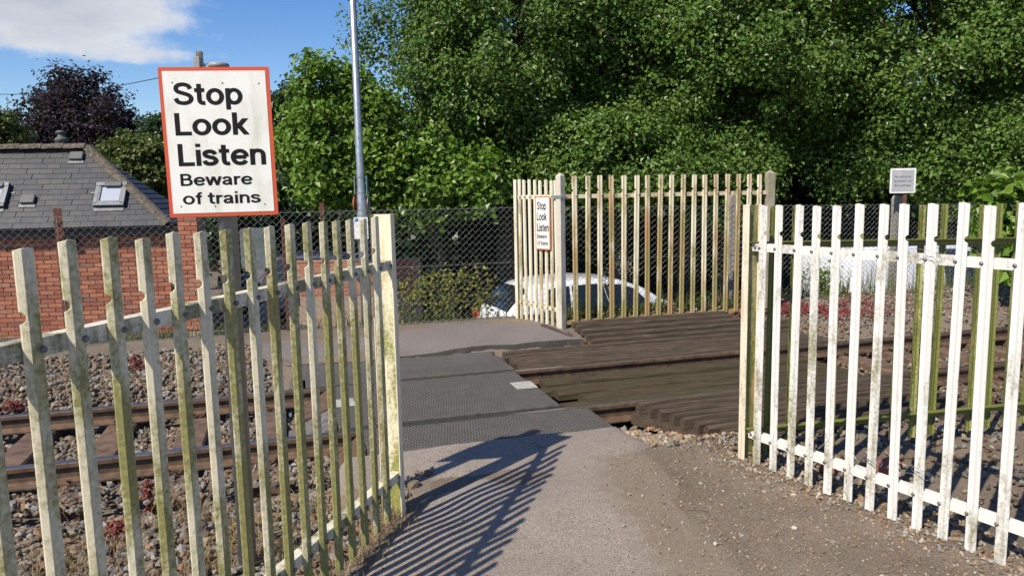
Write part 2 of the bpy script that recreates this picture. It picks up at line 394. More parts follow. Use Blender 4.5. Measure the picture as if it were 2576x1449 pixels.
# ================================================================== SETTING
def sheet(name, us, vs, fn, mat, kind='structure', parent=None):
    U, V = np.meshgrid(us, vs, indexing='ij'); X, Y, Z = fn(U, V)
    n, m = len(us), len(vs)
    co = np.stack([X, Y, Z], -1).reshape(-1, 3)
    idx = np.arange(n*m).reshape(n, m)
    fc = np.stack([idx[:-1, :-1], idx[1:, :-1], idx[1:, 1:], idx[:-1, 1:]], -1).reshape(-1, 4)
    me = bpy.data.meshes.new(name)
    me.from_pydata(co.tolist(), [], fc.tolist()); me.update()
    me.polygons.foreach_set('use_smooth', [True]*len(me.polygons))
    o = link_mesh(name, me, mat, parent)
    if kind: o['kind'] = kind
    return o
def geo(lo, hi, fine0, fine1, step, outer=14):
    mid = np.arange(fine0, fine1+1e-6, step)
    l = fine0-np.geomspace(step, fine0-lo, outer)[::-1]; r = fine1+np.geomspace(step, hi-fine1, outer)
    return np.concatenate([l, mid, r])
def fn_ground(a, p):
    X = TA[0]*a+TP[0]*p; Y = TA[1]*a+TP[1]*p
    return X, Y, ground_z(X, Y)
sheet('ground', geo(-700, 700, -9, 14, 0.11), geo(-300, 1200, 0.5, 12, 0.085), fn_ground, M_GROUND)

def path_mask(x, y):
    a, p = ap(x, y)
    w = 0.16*vnoise(x*1.7+11, y*1.7)+0.07*vnoise(x*6, y*6+3)
    dl = left_of_L(x, y)                                   # path stays right of left fence
    xr = 0.34+0.62*sstep(y, 6.3, 5.2)*0.0+np.interp(y, [0, 2.2, 3.0, 3.8, 4.6, 5.3, 5.9, 6.5], [1.35, 1.25, 1.15, 1.10, 1.00, 0.95, 0.92, 0.90])
    ml = sstep(dl+w, -0.02, -0.16)
    mr = sstep(x+w-xr+0.30, 0.10, -0.10)
    mp_ = sstep(p, 5.36, 5.30)
    cross = sstep(a+w*0.4, 0.12, 0.3)*sstep(p, 4.3, 4.5)
    ml = np.maximum(ml, cross)
    mr2 = sstep(a+w*0.3, 2.62, 2.40)
    mr = np.where(p > 4.85, mr2, mr)
    return ml*mr
def fn_path(a, p):
    X = TA[0]*a+TP[0]*p; Y = TA[1]*a+TP[1]*p
    g = ground_z(X, Y); m = path_mask(X, Y)
    crown = 0.012+0.022*vnoise(X*2.1+2, Y*2.1+7)+0.012*vnoise(X*4.3+21, Y*4.3)+0.02*sstep(p, 4.2, 2.0)
    return X, Y, (g-0.03)*(1-m)+crown*m
path_o = sheet('path', np.arange(-1.5, 4.2, 0.05), np.arange(-2.5, 5.335, 0.05), fn_path, M_ASPH)
def set_edge(o):
    n = len(o.data.vertices); co = np.zeros(n*3); o.data.vertices.foreach_get('co', co); co = co.reshape(-1, 3)
    x, y = co[:, 0], co[:, 1]; a, p = ap(x, y)
    f = sstep(0.62+0.10*vnoise(x*2, y*2)-(x-np.interp(y, [0, 2.2, 4.8, 5.4], [0.78, 0.62, 0.40, 0.45])), 0.05, 0.80)*sstep(-left_of_L(x, y), 0.0, 0.22)
    f = np.where(p > 4.6, np.maximum(f, sstep(p, 4.6, 4.8)*sstep(2.62-a, 0.0, 0.25)), f)
    at = o.data.attributes.new('edge', 'FLOAT', 'POINT'); at.data.foreach_set('value', f.astype(np.float32))
set_edge(path_o)

# far side: dark asphalt ramp behind the far rail, then the raised older path with a broken edge
def fn_ramp(a, p):
    X = TA[0]*a+TP[0]*p; Y = TA[1]*a+TP[1]*p
    w = 0.12*vnoise(p*6, a*5+4)
    m = sstep(a+w, 0.0, -0.25)+sstep(a+w, 2.20, 2.34)
    z = 0.005+0.032*sstep(p, 7.8, 8.3)+0.012*vnoise(a*3, p*3)
    return X, Y, z*(1-np.clip(m, 0, 1))-0.25*np.clip(m, 0, 1)
sheet('crossing_ramp', np.arange(-0.6, 2.6, 0.04), np.arange(7.80, 8.42, 0.04), fn_ramp, M_ASPHD)
def fn_far(a, p):
    # p runs 0..1 from the lip to the chain-link fence
    w = 0.05*vnoise(a*7, 3.3)+0.03*vnoise(a*19, 8.1)
    wl = 0.25*vnoise(a*1.3, 1.0)
    lip = 8.30+w+0.72*sstep(a, 0.0, -1.1)+np.where(a < -0.6, wl*0.6, 0)
    P = lip+(9.62-lip)*p
    aa = np.minimum(a, 3.32-0.10*(P-8.3))
    X = TA[0]*aa+TP[0]*P; Y = TA[1]*aa+TP[1]*P
    z = 0.105+0.075*sstep(P, 8.3, 9.3)+0.02*vnoise(X*2.3, Y*2.3)-0.05*(1-sstep(aa, 1.1, 2.0))*(1-sstep(P, 8.3, 8.95))*sstep(aa, -1.2, -0.4)
    edge = sstep(p, 0.0, 0.004)
    return X, Y, z*edge+(-0.02)*(1-edge)
far_o = sheet('far_path', np.arange(-14, 3.36, 0.05), np.concatenate([[0, 0.004, 0.01, 0.03], np.linspace(0.08, 1, 22)]), fn_far, M_ASPHF)
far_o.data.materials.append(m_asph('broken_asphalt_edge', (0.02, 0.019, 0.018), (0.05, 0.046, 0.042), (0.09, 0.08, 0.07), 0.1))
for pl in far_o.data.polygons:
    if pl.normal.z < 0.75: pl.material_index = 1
# car park level beyond the fence
def fn_park(a, p):
    X = TA[0]*a+TP[0]*p; Y = TA[1]*a+TP[1]*p
    return X, Y, ground_z(X, Y)*0.0+(-0.45-0.75*sstep(a, -3.0, 3.5))+0.02
sheet('car_park', np.linspace(-20, 26, 60), np.linspace(11.0, 16.8, 8), fn_park, M_ASPHD)

# ------------------------------------------------------------------ rails
def rail(p, label):
    prof = [(-0.070,-0.159),(0.070,-0.159),(0.070,-0.148),(0.030,-0.132),(0.010,-0.118),(0.009,-0.055),(0.016,-0.046),(0.036,-0.038),(0.036,-0.010),(0.030,-0.002),(0.016,0.0),(-0.016,0.0),(-0.030,-0.002),(-0.036,-0.010),(-0.036,-0.038),(-0.016,-0.046),(-0.009,-0.055),(-0.010,-0.118),(-0.030,-0.132),(-0.070,-0.148)]
    mb = MB(); n = len(prof)
    mb.extrude(prof, T(-16, p), T(30, p), TP.tolist()+[0], (0, 0, 1))
    o = mb.build('rail', [M_RAILSIDE, M_RAILTOP])
    for pl in o.data.polygons:
        if pl.normal.z > 0.85 and pl.center.z > -0.01: pl.material_index = 1
    return tag(o, label, 'rail', 'running rails of the track')
PN, PF = 5.94, 7.445
rail(PN, 'rusty steel running rail beside the path and its fence')
rail(PF, 'rusty steel running rail on the chain-link fence side of the track')
# sleepers with clips
def clip_mesh(side):
    mb = MB()
    for k in (-1, 1):
        pts = []
        for i in range(9):
            t_ = i/8*math.pi*1.35
            pts.append((k*(0.035+0.028*math.sin(t_)), side*(0.075+0.055*(1-math.cos(t_))/2), 0.022+0.018*math.sin(t_)))
        mb.tube(pts, 0.0085, 5)
    mb.box((0, side*0.085, 0.012), (0.11, 0.05, 0.02))
    o = mb.build('clip', M_CLIP); me = o.data; bpy.data.objects.remove(o); return me
CLIPS = {s_: clip_mesh(s_) for s_ in (-1, 1)}
sl_mb = MB(); sl_mb.bevbox((0, 0, -0.06), (0.25, 2.5, 0.12), 0.015)
sl_o = sl_mb.build('sleeper', M_SLEEPER); SLEEP_ME = sl_o.data; bpy.data.objects.remove(sl_o)
k_ = 0
for a_ in list(np.arange(-5.55, 0.0, 0.66))+list(np.arange(5.76, 11.0, 0.66)):
    c_ = T(a_, (PN+PF)/2, -0.160)
    o = link_mesh('sleeper', SLEEP_ME, None, None, c_, TANG)
    side_ = 'left of the crossing panels' if a_ < 0 else 'beyond the timber guards'
    tag(o, 'rust-brown sleeper under the rails '+side_, 'sleeper', 'sleepers '+side_)
    for pr in (PN, PF):
        for s_ in (-1, 1):
            link_mesh('clip', CLIPS[s_], None, o, (0, pr-(PN+PF)/2, 0.0))

# ------------------------------------------------------------------ crossing panels
M_RUBBER = simple('panel_edge_rubber', (0.075, 0.067, 0.058), 0.7, 0, 0.15, 12)
def panel(a0, a1, p0, p1, ztop, label, th=0.11):
    mb = MB(); mb.bevbox((0, 0, -th/2), (a1-a0, p1-p0, th), 0.008)
    o = mb.build('crossing_panel', M_PANEL, None, False, T((a0+a1)/2, (p0+p1)/2, ztop), TANG)
    o.data.materials.append(M_RUBBER)
    for pl in o.data.polygons:
        if pl.normal.z < 0.9: pl.material_index = 1
    return tag(o, label, 'crossing panel')
panel(0.28, 2.20, 6.03, 6.685, 0.012, 'dark rubber tread panel between the rails, half nearer the path')
panel(0.28, 2.18, 6.693, 7.35, 0.010, 'dark rubber tread panel between the rails, half nearer the far rail')
panel(0.45, 2.40, 5.335, 5.885, 0.004, 'dark rubber tread panel between the asphalt path and the rail')
panel(0.05, 2.22, 7.50, 7.83, 0.006, 'narrow dark tread panel between far rail and asphalt ramp')
def wedge(a0, a1, p0, p1, z0, z1, label, mat):
    mb = MB()
    v = [T(a1, p0, z1), T(a1, p1, z1), T(a1, p1, z0-0.06), T(a1, p0, z0-0.06), T(a0, p0+0.12*(p1-p0), z0), T(a0, p1-0.12*(p1-p0), z0), T(a0, p1-0.12*(p1-p0), z0-0.06), T(a0, p0+0.12*(p1-p0), z0-0.06)]
    mb.add(v, [(0,1,5,4),(3,7,6,2),(0,4,7,3),(1,2,6,5),(4,5,6,7),(0,3,2,1)])
    o = mb.build('deflector_plate', mat)
    return tag(o, label, 'deflector plate')
M_STEELP = simple('worn_steel_plate', (0.17, 0.15, 0.13), 0.55, 0.3, 0.25, 12)
wedge(-0.12, 0.27, 6.08, 6.66, -0.15, 0.008, 'grey sloping deflector ramp at panel end beside the path-side rail', M_STEELP)
wedge(-0.05, 0.27, 6.72, 7.33, -0.15, 0.006, 'brown sloping deflector ramp at panel end beside the far rail', M_RAILSIDE)
wedge(0.25, 0.44, 5.45, 5.87, -0.15, 0.0, 'small brown deflector ramp at outer panel end near the fence', M_RAILSIDE)
M_PLATE = simple('pale_plate', (0.40, 0.385, 0.34), 0.6, 0.1, 0.15, 18)
for (a_, p_, lb_) in ((2.09, 6.76, 'pale connector plate on the panel end beside the timber boards'), (0.36, 6.74, 'pale connector plate on the panel end beside the deflector ramps')):
    mb = MB(); mb.bevbox((0, 0, 0.004), (0.21, 0.25, 0.008), 0.003)
    mb.lathe([(0.010, 0.008), (0.010, 0.014), (0.004, 0.016)], (0.05, 0.06, 0), 8)
    o = mb.build('connector_plate', M_PLATE, None, False, T(a_, p_, 0.014), TANG); tag(o, lb_, 'plate')

# ------------------------------------------------------------------ timber trespass guards
def slat(parent, a0, a1, p, z, w, h, mat, seed, tilt=0.0):
    rs = np.random.RandomState(seed); nseg = 10
    prof = [(-w/2, -h), (-w/2, -0.028), (-w/2+0.008, -0.008), (-w/2+0.022, 0.0), (w*0.12, -0.004+tilt*0.3), (w/2-0.02, -0.012+tilt), (w/2-0.004, -0.032+tilt), (w/2, -h)]
    n = len(prof); vs = []; fs = []
    wob = rs.randn(nseg+1, n, 2)*0.0009; wob[:, 0] *= 0.2; wob[:, -1] *= 0.2
    for i in range(nseg+1):
        aa = a0+(a1-a0)*i/nseg
        for k, (u, zz_) in enumerate(prof):
            end = 0.006 if i in (0, nseg) and 1 < k < n-2 else 0
            q = T(aa, p+u+wob[i, k, 0], z+zz_+wob[i, k, 1]-end); vs.append(q)
    for i in range(nseg):
        for k in range(n-1): fs.append((i*n+k, i*n+k+1, (i+1)*n+k+1, (i+1)*n+k))
    fs.append(tuple(range(n))); fs.append(tuple(range(nseg*n, nseg*n+n)))
    c = T((a0+a1)/2, p, z)
    Rz = np.array([[math.cos(-TANG), -math.sin(-TANG)], [math.sin(-TANG), math.cos(-TANG)]])
    loc = []
    for q in vs:
        d = Rz @ (np.array(q[:2])-c[:2]); loc.append((d[0], d[1], q[2]-c[2]))
    mb = MB(); mb.v = loc; mb.f = fs
    o = mb.build('slat', mat)
    o.parent = parent
    o.location = tuple(c-np.array(parent.location)); o.rotation_euler = (0, 0, TANG)
    return o
# far guard, rising from the far rail to the far fence
g = empty('trespass_guard', T(3.9, 8.0, 0), 0, 'long timber anti-trespass guard of ridged slats below the cream fence', 'trespass guard')
npos = 12
for i in range(npos):
    p_ = 7.565+0.103*i
    a0 = 2.28+0.03*math.sin(i*2.1) if p_ < 8.26 else 3.36-0.25*(p_-8.26)+0.03*i*0.3
    slat(g, a0, (6.3 if i < 9 else 5.6)+0.06*math.sin(i), p_, 0.018+0.012*i/5+0.215*float(sstep(i, 4.5, 11.5)), 0.088, 0.09, M_TIMB, 100+i, tilt=-0.006)
mb = MB(); mb.extrude([(-0.03,-0.10),(0.03,-0.10),(0.03,0.0),(-0.03,0.0)], T(3.34, 8.22, 0.075)-T(3.9,8.0,0), T(3.05, 9.0, 0.185)-T(3.9,8.0,0), (0.93, 0.37, 0), (0, 0, 1))
mb.build('edge_board', M_TIMB, g)
# boards between the rails
g = empty('trespass_guard', T(3.9, 6.7, -0.05), 0, 'oily cracked timber boards laid between the two rails', 'trespass guard')
for i in range(6):
    p_ = 6.115+0.225*i
    slat(g, 2.24+0.10*((i*7) % 3)+(0.18 if i in (2, 3) else 0), 5.72, p_, -0.072-0.012*((i*5) % 3), 0.222, 0.08, M_TIMBO, 200+i, tilt=-0.016+0.01*((i*3) % 4))
# near guard with its notched bearer
g = empty('trespass_guard', T(3.9, 5.4, -0.1), 0, 'timber anti-trespass guard with toothed slat ends beside white fence post', 'trespass guard')
for i in range(10):
    p_ = 5.845-0.103*i
    a0 = 2.86+0.055*i+0.015*math.sin(i*3)
    slat(g, a0, 5.72, p_, 0.028-0.011*i, 0.085, 0.115, M_TIMB, 300+i, tilt=-0.006)
mb = MB(); o_ = T(3.9, 5.4, -0.1)
mb.extrude([(-0.05,-0.10),(0.05,-0.10),(0.05,0.0),(-0.05,0.0)], T(2.86, 5.88, -0.083)-o_, T(3.50, 4.72, -0.19)-o_, (0.87, 0.48, 0), (0, 0, 1))
mb.build('bearer', M_TIMB, g)

# ================================================================== PALISADE FENCES
def pale_mesh(name, h, w, notch_side, zn, depth=0.015, var=0):
    rs = np.random.RandomState(50+var)
    px = np.array([-0.5, -0.32, -0.10, 0.10, 0.32, 0.5])*w
    pd = np.array([0.0, 1.0, 0.70, 0.70, 1.0, 0.0])*depth
    zs = [0, 0.3, h*0.5, zn-0.10, zn-0.017, zn-0.014, zn-0.006, zn+0.006, zn+0.014, zn+0.017, zn+0.10, h-0.012, h]
    th = 0.0045
    v = []; n = 6
    def row(z, back):
        for k in range(n):
            x = px[k]; dd = pd[k]
            if abs(z-zn) < 0.0155:
                cut = (0.0095 if abs(z-zn) < 0.01 else 0.005)*w/0.060
                lim = w/2-cut
                if notch_side < 0: 
                    if x < -lim: x = -lim; dd = depth*min(1, cut/(0.18*w))
                else:
                    if x > lim: x = lim; dd = depth*min(1, cut/(0.18*w))
            zt = z
            if z == h: zt = h-0.007*(abs(px[k])/(w/2))**2+rs.randn()*0.001
            v.append((x, -dd-(0 if back else th), zt))
    for z in zs: row(z, False)
    nb = len(v)
    for z in zs: row(z, True)
    f = []
    for i in range(len(zs)-1):
        for k in range(n-1):
            f.append((i*n+k, i*n+k+1, (i+1)*n+k+1, (i+1)*n+k))
            f.append((nb+i*n+k, nb+(i+1)*n+k, nb+(i+1)*n+k+1, nb+i*n+k+1))
        f.append((i*n, (i+1)*n, nb+(i+1)*n, nb+i*n)); f.append((i*n+n-1, nb+i*n+n-1, nb+(i+1)*n+n-1, (i+1)*n+n-1))
    L_ = (len(zs)-1)*n
    for k in range(n-1):
        f.append((k, nb+k, nb+k+1, k+1)); f.append((L_+k, L_+k+1, nb+L_+k+1, nb+L_+k))
    me = bpy.data.meshes.new(name); me.from_pydata(v, [], f); me.update()
    bm = bmesh.new(); bm.from_mesh(me); bmesh.ops.recalc_face_normals(bm, faces=bm.faces); bm.to_mesh(me); bm.free()
    return me
def bolt_mesh(r=0.0105):
    mb = MB(); pr = [(r, 0.0), (r*0.95, r*0.35), (r*0.7, r*0.7), (r*0.3, r*0.9)]
    mb.lathe(pr, (0, 0, 0), 10)
    v = [(x, -z, y) for x, y, z in mb.v]; mb.v = v
    o = mb.build('bolt', m_bolt, smooth=True); me = o.data; bpy.data.objects.remove(o); return me
BOLT = bolt_mesh()
def angle_rail(name, x0, x1, z, parent, mat, sz=0.052, dz=0.0):
    mb = MB(); t_ = 0.005
    mb.extrude([(0.0, -sz), (t_, -sz), (t_, -t_), (sz, -t_), (sz, 0), (0, 0)], (x0, 0.0005, z), (x1, 0.0005, z+dz), (0, 1, 0), (0, 0, 1))
    return mb.build(name, mat, parent)
def channel_post(parent, x, y0, y1, zb, zt, sx, mat, name='post', fl=0.026, fmat=None):
    """I-section post: web across the fence at local x, a flange at either end"""
    mb = MB(); mb.box((x, (y0+y1)/2, (zb+zt)/2), (0.008, y1-y0-0.014, zt-zb-0.004)); o = mb.build(name, mat, parent)
    for yy in (y0+0.0035, y1-0.0035):
        mb = MB(); mb.bevbox((x, yy, (zb+zt)/2), (2*fl, 0.007, zt-zb), 0.002); mb.build('flange', fmat or mat, o)
    return o
rsf = np.random.RandomState(11)
def fence(label, origin, theta, ss, zb, h, w, zr_hi, zr_lo, x0, x1, notch, bolt_dx, mat, rmat, gzf=None, bolts=True, pitch_top=0.0):
    root = empty('palisade_fence', (origin[0], origin[1], 0), theta, label, 'fence')
    mes = []
    for q in range(3):
        me = pale_mesh('pale', h, w, notch, h-0.185, var=q+int(h*10)); me.materials.append(mat); mes.append(me)
    for i, s_ in enumerate(ss):
        jz = rsf.randn()*0.004
        b0 = zb(s_) if callable(zb) else zb
        o = link_mesh('pale', mes[i % 3], None, root, (s_, -0.0015, b0+jz))
        o.rotation_euler = (rsf.randn()*0.002, rsf.randn()*0.005, rsf.randn()*0.03)
        if bolts:
            for zr in (zr_hi, zr_lo):
                bz = (zr(s_) if callable(zr) else zr)-0.027
                link_mesh('bolt', BOLT, None, o, (bolt_dx, -0.0192, bz-b0-jz))
    for zr in (zr_hi, zr_lo):
        if callable(zr): angle_rail('rail', x0, x1, zr(x0), root, rmat, dz=zr(x1)-zr(x0))
        else: angle_rail('rail', x0, x1, zr, root, rmat)
    return root
# left fence ------------------------------------------------------
thL = math.pi/2-LH
ssL = [-0.232-0.1411*i for i in range(18)]
fL = fence('green-stained white palisade fence in front of the large warning sign', PL, thL, ssL,
           lambda s_: 0.046-0.003*s_, 1.715, 0.056, lambda s_: 1.513, lambda s_: 0.268-0.022*s_, -3.0, -0.03, -1, 0.018, m_paleL, m_railL)
channel_post(fL, -0.02, -0.012, 0.118, -0.05, 1.775, 1, m_postL, fmat=m_postF)
for z_ in (1.488, 0.245): link_mesh('bolt', BOLT, None, fL, (-0.045, -0.001, z_))
# right fence (white, along the path)
thR = -(math.pi/2+RH)
ssR = [0.0+0.1475*i for i in range(20)]
fR = fence('bright white palisade fence along the gravel edge of the path', PR, thR, ssR,
           lambda s_: -0.004+0.013*s_, 1.770, 0.057, lambda s_: 1.512+0.006*s_, lambda s_: 0.212+0.02*s_, -0.09, 2.92, 1, -0.018, m_paleR, m_railR)
channel_post(fR, -0.125, -0.030, 0.085, -0.06, 1.77, -1, m_postR, fl=0.030, fmat=m_postF)
for z_ in (1.487, 0.187): link_mesh('bolt', BOLT, None, fR, (-0.065, -0.001, z_))
# rear fence seen from behind, along the track
thB = TANG+math.pi
oB = np.array([1.60, 5.02])
ssB = [-0.19-0.1825*i for i in range(20)]
fB = fence('green-stained palisade fence seen from behind, running alongside the rails', oB, thB, ssB,
           lambda s_: 0.005+0.012*s_, 1.755, 0.057, lambda s_: 1.523+0.0225*s_, lambda s_: 0.226+0.027*s_, -3.9, 0.0, 1, 0.02, m_paleB, m_paleB, bolts=True)
# far fence
cF_ = np.array([0.66, 9.42])
ssF = [0.165+0.1685*i for i in range(17)]
fF = fence('cream and brown stained palisade fence above the timber guard slats', cF_, TANG, ssF,
           0.20, 1.875, 0.072, 1.845, 0.232, 0.0, 3.0, -1, 0.02, m_paleF, m_paleF)
mb = MB(); mb.box((3.03, 0.01, 1.15), (0.105, 0.09, 1.86)); mb.add([(2.9775,-0.035,2.08),(3.0825,-0.035,2.08),(3.0825,0.055,2.08),(2.9775,0.055,2.08),(3.03,0.01,2.125)], [(0,1,4),(1,2,4),(2,3,4),(3,0,4)])
mb.build('post', m_weath, fF)
# wing fence with the small sign
thW = math.atan2(-0.60, 0.57)
lenW = math.hypot(0.60, 0.57)
eW = np.array([0.06, 10.02])
ssW = [0.10+0.0955*i for i in range(8)]
fW = fence('short cream palisade wing carrying the small warning sign', eW, thW, ssW,
           lambda s_: 0.19-0.05*s_, 1.87, 0.050, 1.845, lambda s_: 0.44-0.06*s_, 0.0, 0.86, -1, 0.015, m_paleW, m_paleW)
channel_post(fW, 0.03, -0.03, 0.06, 0.1, 2.05, -1, m_paleW)
mb = MB(); mb.box((lenW, 0.0, 1.08), (0.083, 0.083, 2.0)); mb.add([(lenW-.0415,-.0415,2.08),(lenW+.0415,-.0415,2.08),(lenW+.0415,.0415,2.08),(lenW-.0415,.0415,2.08),(lenW,0,2.115)], [(0,1,4),(1,2,4),(2,3,4),(3,0,4)])
o = mb.build('post', m_weath, fW)
mb = MB(); mb.box((lenW-0.02, 0.0, 1.82), (0.16, 0.105, 0.035)); mb.build('strap', m_galv, fW)

# wire ties twisted round pales of the white fence
def wire_tie(s_, z, label, r0=0.05):
    c = PR+np.array([math.cos(thR), math.sin(thR)])*s_
    mb = MB(); pts = []
    for i in range(26):
        an = i/25*2*math.pi*1.1
        pts.append((r0*math.cos(an), 0.018+0.048*math.sin(an), 0.006*math.sin(3*an)-0.02*math.cos(an)))
    mb.tube(pts, 0.0016, 5)
    mb.tube([pts[0], (r0+0.02, -0.04, 0.03), (r0-0.09, -0.05, 0.05)], 0.0016, 5)
    mb.tube([pts[-1], (-r0-0.02, -0.045, -0.01), (-r0-0.05, -0.05, 0.035)], 0.0016, 5)
    o = mb.build('wire_tie', m_galv, None, True, (c[0], c[1], z), thR)
    return tag(o, label, 'wire')
wire_tie(ssR[8], 1.50, 'loop of wire twisted round a pale at the upper rail')
wire_tie(ssR[6], 0.30, 'small wire loop on a pale near the lower rail', 0.042)
wire_tie(ssR[8], 0.33, 'loose wire loop twisted round a pale at the lower rail')

# ================================================================== SIGNS
M_BLACK = simple('black_lettering', (0.010, 0.010, 0.011), 0.6, 0, 0.05, 10, spec=0.15)
def sign_mat(name, col, dirt=(0.30, 0.30, 0.16), amt=0.4):
    m, t, b = new_mat(name)
    v = coords(t, 'Object', (1, 1, 0.35)); v2 = coords(t, 'Object')
    n = noise(t, v, 9, 5, 0.62, 0.4); n2 = noise(t, v2, 46, 4, 0.65)
    c = mixc(t, ramp(t, n, [(0.46, 0.0), (0.82, amt)]), col, dirt)
    c = mixc(t, ramp(t, n2, [(0.60, 0.0), (0.80, amt*0.7)]), c, tuple(x*0.5 for x in dirt))
    t.links.new(c, b.inputs['Base Color']); b.inputs['Roughness'].default_value = 0.45; return m
M_SIGNW = sign_mat('sign_white', (0.78, 0.765, 0.70), amt=0.50)
M_SIGNR = sign_mat('sign_red_border', (0.56, 0.075, 0.025), (0.42, 0.14, 0.03), 0.45)
M_SIGNR2 = sign_mat('sign_red_border_faded', (0.60, 0.17, 0.08), (0.55, 0.35, 0.2), 0.5)
M_SIGNBACK = simple('sign_back_aluminium', (0.30, 0.30, 0.30), 0.5, 0.5, 0.1, 10)
def text_mesh(body, u0, u1, base, cap, W_, H_, parent, mat, y, bold=0.02, name='lettering'):
    """built-in font fitted into u0..u1 of the plate width, baseline and cap height given as fractions from the top"""
    cu = bpy.data.curves.new('txt', 'FONT'); cu.body = body; cu.offset = bold; cu.resolution_u = 3
    ob = bpy.data.objects.new('txt', cu); COL.objects.link(ob)
    dg = bpy.context.evaluated_depsgraph_get(); dg.update()
    me = bpy.data.meshes.new_from_object(ob.evaluated_get(dg))
    bpy.data.objects.remove(ob)
    n = len(me.vertices); co = np.zeros(n*3); me.vertices.foreach_get('co', co); co = co.reshape(-1, 3)
    x0, x1 = co[:, 0].min(), co[:, 0].max()
    out = np.zeros_like(co)
    out[:, 0] = (u0+(co[:, 0]-x0)/(x1-x0)*(u1-u0)-0.5)*W_
    out[:, 1] = y
    out[:, 2] = (0.5-base)*H_+co[:, 1]/0.729*cap*H_
    me.vertices.foreach_set('co', out.reshape(-1)); me.update()
    me.materials.clear()
    return link_mesh(name, me, mat, parent)
# grotesque sign lettering drawn as centre-line strokes (cap height 1, x-height 0.73); 'c' smooth, 'l' straight
GL = {
 'S': (.75, [('c', [(.625,.71),(.56,.85),(.37,.915),(.18,.86),(.12,.725),(.18,.60),(.37,.52),(.57,.43),(.645,.28),(.56,.135),(.37,.085),(.17,.14),(.09,.30)])]),
 't': (.42, [('c', [(.19,.93),(.19,.70),(.19,.45),(.19,.24),(.225,.12),(.31,.082),(.39,.088)]), ('l', [(.02,.655),(.385,.655)])]),
 'o': (.68, [('o', (.335,.365,.24,.29))]),
 'p': (.69, [('l', [(.12,.73),(.12,-.22)]), ('o', (.345,.365,.225,.29))]),
 'L': (.62, [('l', [(.13,1),(.13,0)]), ('l', [(.13,.085),(.60,.085)])]),
 'k': (.58, [('l', [(.12,1),(.12,0)]), ('l', [(.15,.27),(.49,.73)]), ('l', [(.26,.40),(.51,0)])]),
 'i': (.25, [('l', [(.125,.73),(.125,0)]), ('l', [(.125,1),(.125,.85)])]),
 's': (.57, [('c', [(.46,.51),(.40,.61),(.27,.65),(.14,.61),(.10,.53),(.15,.44),(.28,.385),(.42,.33),(.475,.22),(.41,.12),(.28,.08),(.13,.12),(.075,.23)])]),
 'e': (.65, [('l', [(.12,.37),(.55,.37)]), ('c', [(.56,.37),(.53,.52),(.45,.615),(.325,.65),(.19,.60),(.11,.48),(.09,.365),(.12,.22),(.20,.115),(.33,.08),(.46,.115),(.54,.205)])]),
 'n': (.63, [('l', [(.12,.73),(.12,0)]), ('c', [(.12,.42),(.15,.55),(.24,.635),(.34,.65),(.45,.60),(.50,.49),(.505,.30),(.505,.15),(.505,0)])]),
 'B': (.73, [('l', [(.13,1),(.13,0)]), ('c', [(.13,.92),(.25,.92),(.40,.918),(.52,.86),(.555,.74),(.51,.61),(.39,.545),(.25,.54),(.13,.54)]), ('c', [(.30,.54),(.42,.535),(.56,.46),(.61,.315),(.56,.15),(.43,.085),(.28,.08),(.13,.08)])]),
 'w': (.86, [('l', [(.06,.73),(.235,0)]), ('l', [(.235,.05),(.42,.73)]), ('l', [(.42,.73),(.605,.05)]), ('l', [(.605,0),(.78,.73)])]),
 'a': (.60, [('c', [(.09,.50),(.15,.61),(.28,.65),(.40,.615),(.45,.52),(.45,.38),(.45,.20),(.46,.09),(.53,.045)]), ('c', [(.45,.40),(.33,.375),(.18,.335),(.10,.25),(.11,.14),(.19,.085),(.30,.095),(.40,.15),(.45,.27)])]),
 'r': (.41, [('l', [(.12,.73),(.12,0)]), ('c', [(.12,.38),(.15,.53),(.23,.615),(.33,.645),(.40,.64)])]),
 'f': (.37, [('c', [(.19,0),(.19,.30),(.19,.60),(.19,.78),(.23,.89),(.31,.925),(.37,.92)]), ('l', [(.02,.655),(.36,.655)])]),
 ' ': (.28, []),
}
def catmull(p, n=5):
    p = [np.array(q, float) for q in p]; q = [2*p[0]-p[1]]+p+[2*p[-1]-p[-2]]; out = []
    for i in range(1, len(q)-2):
        for k in range(n):
            t = k/n; a, b, c, d = q[i-1], q[i], q[i+1], q[i+2]
            out.append(0.5*((2*b)+(-a+c)*t+(2*a-5*b+4*c-d)*t*t+(-a+3*b-3*c+d)*t**3))
    out.append(p[-1]); return out
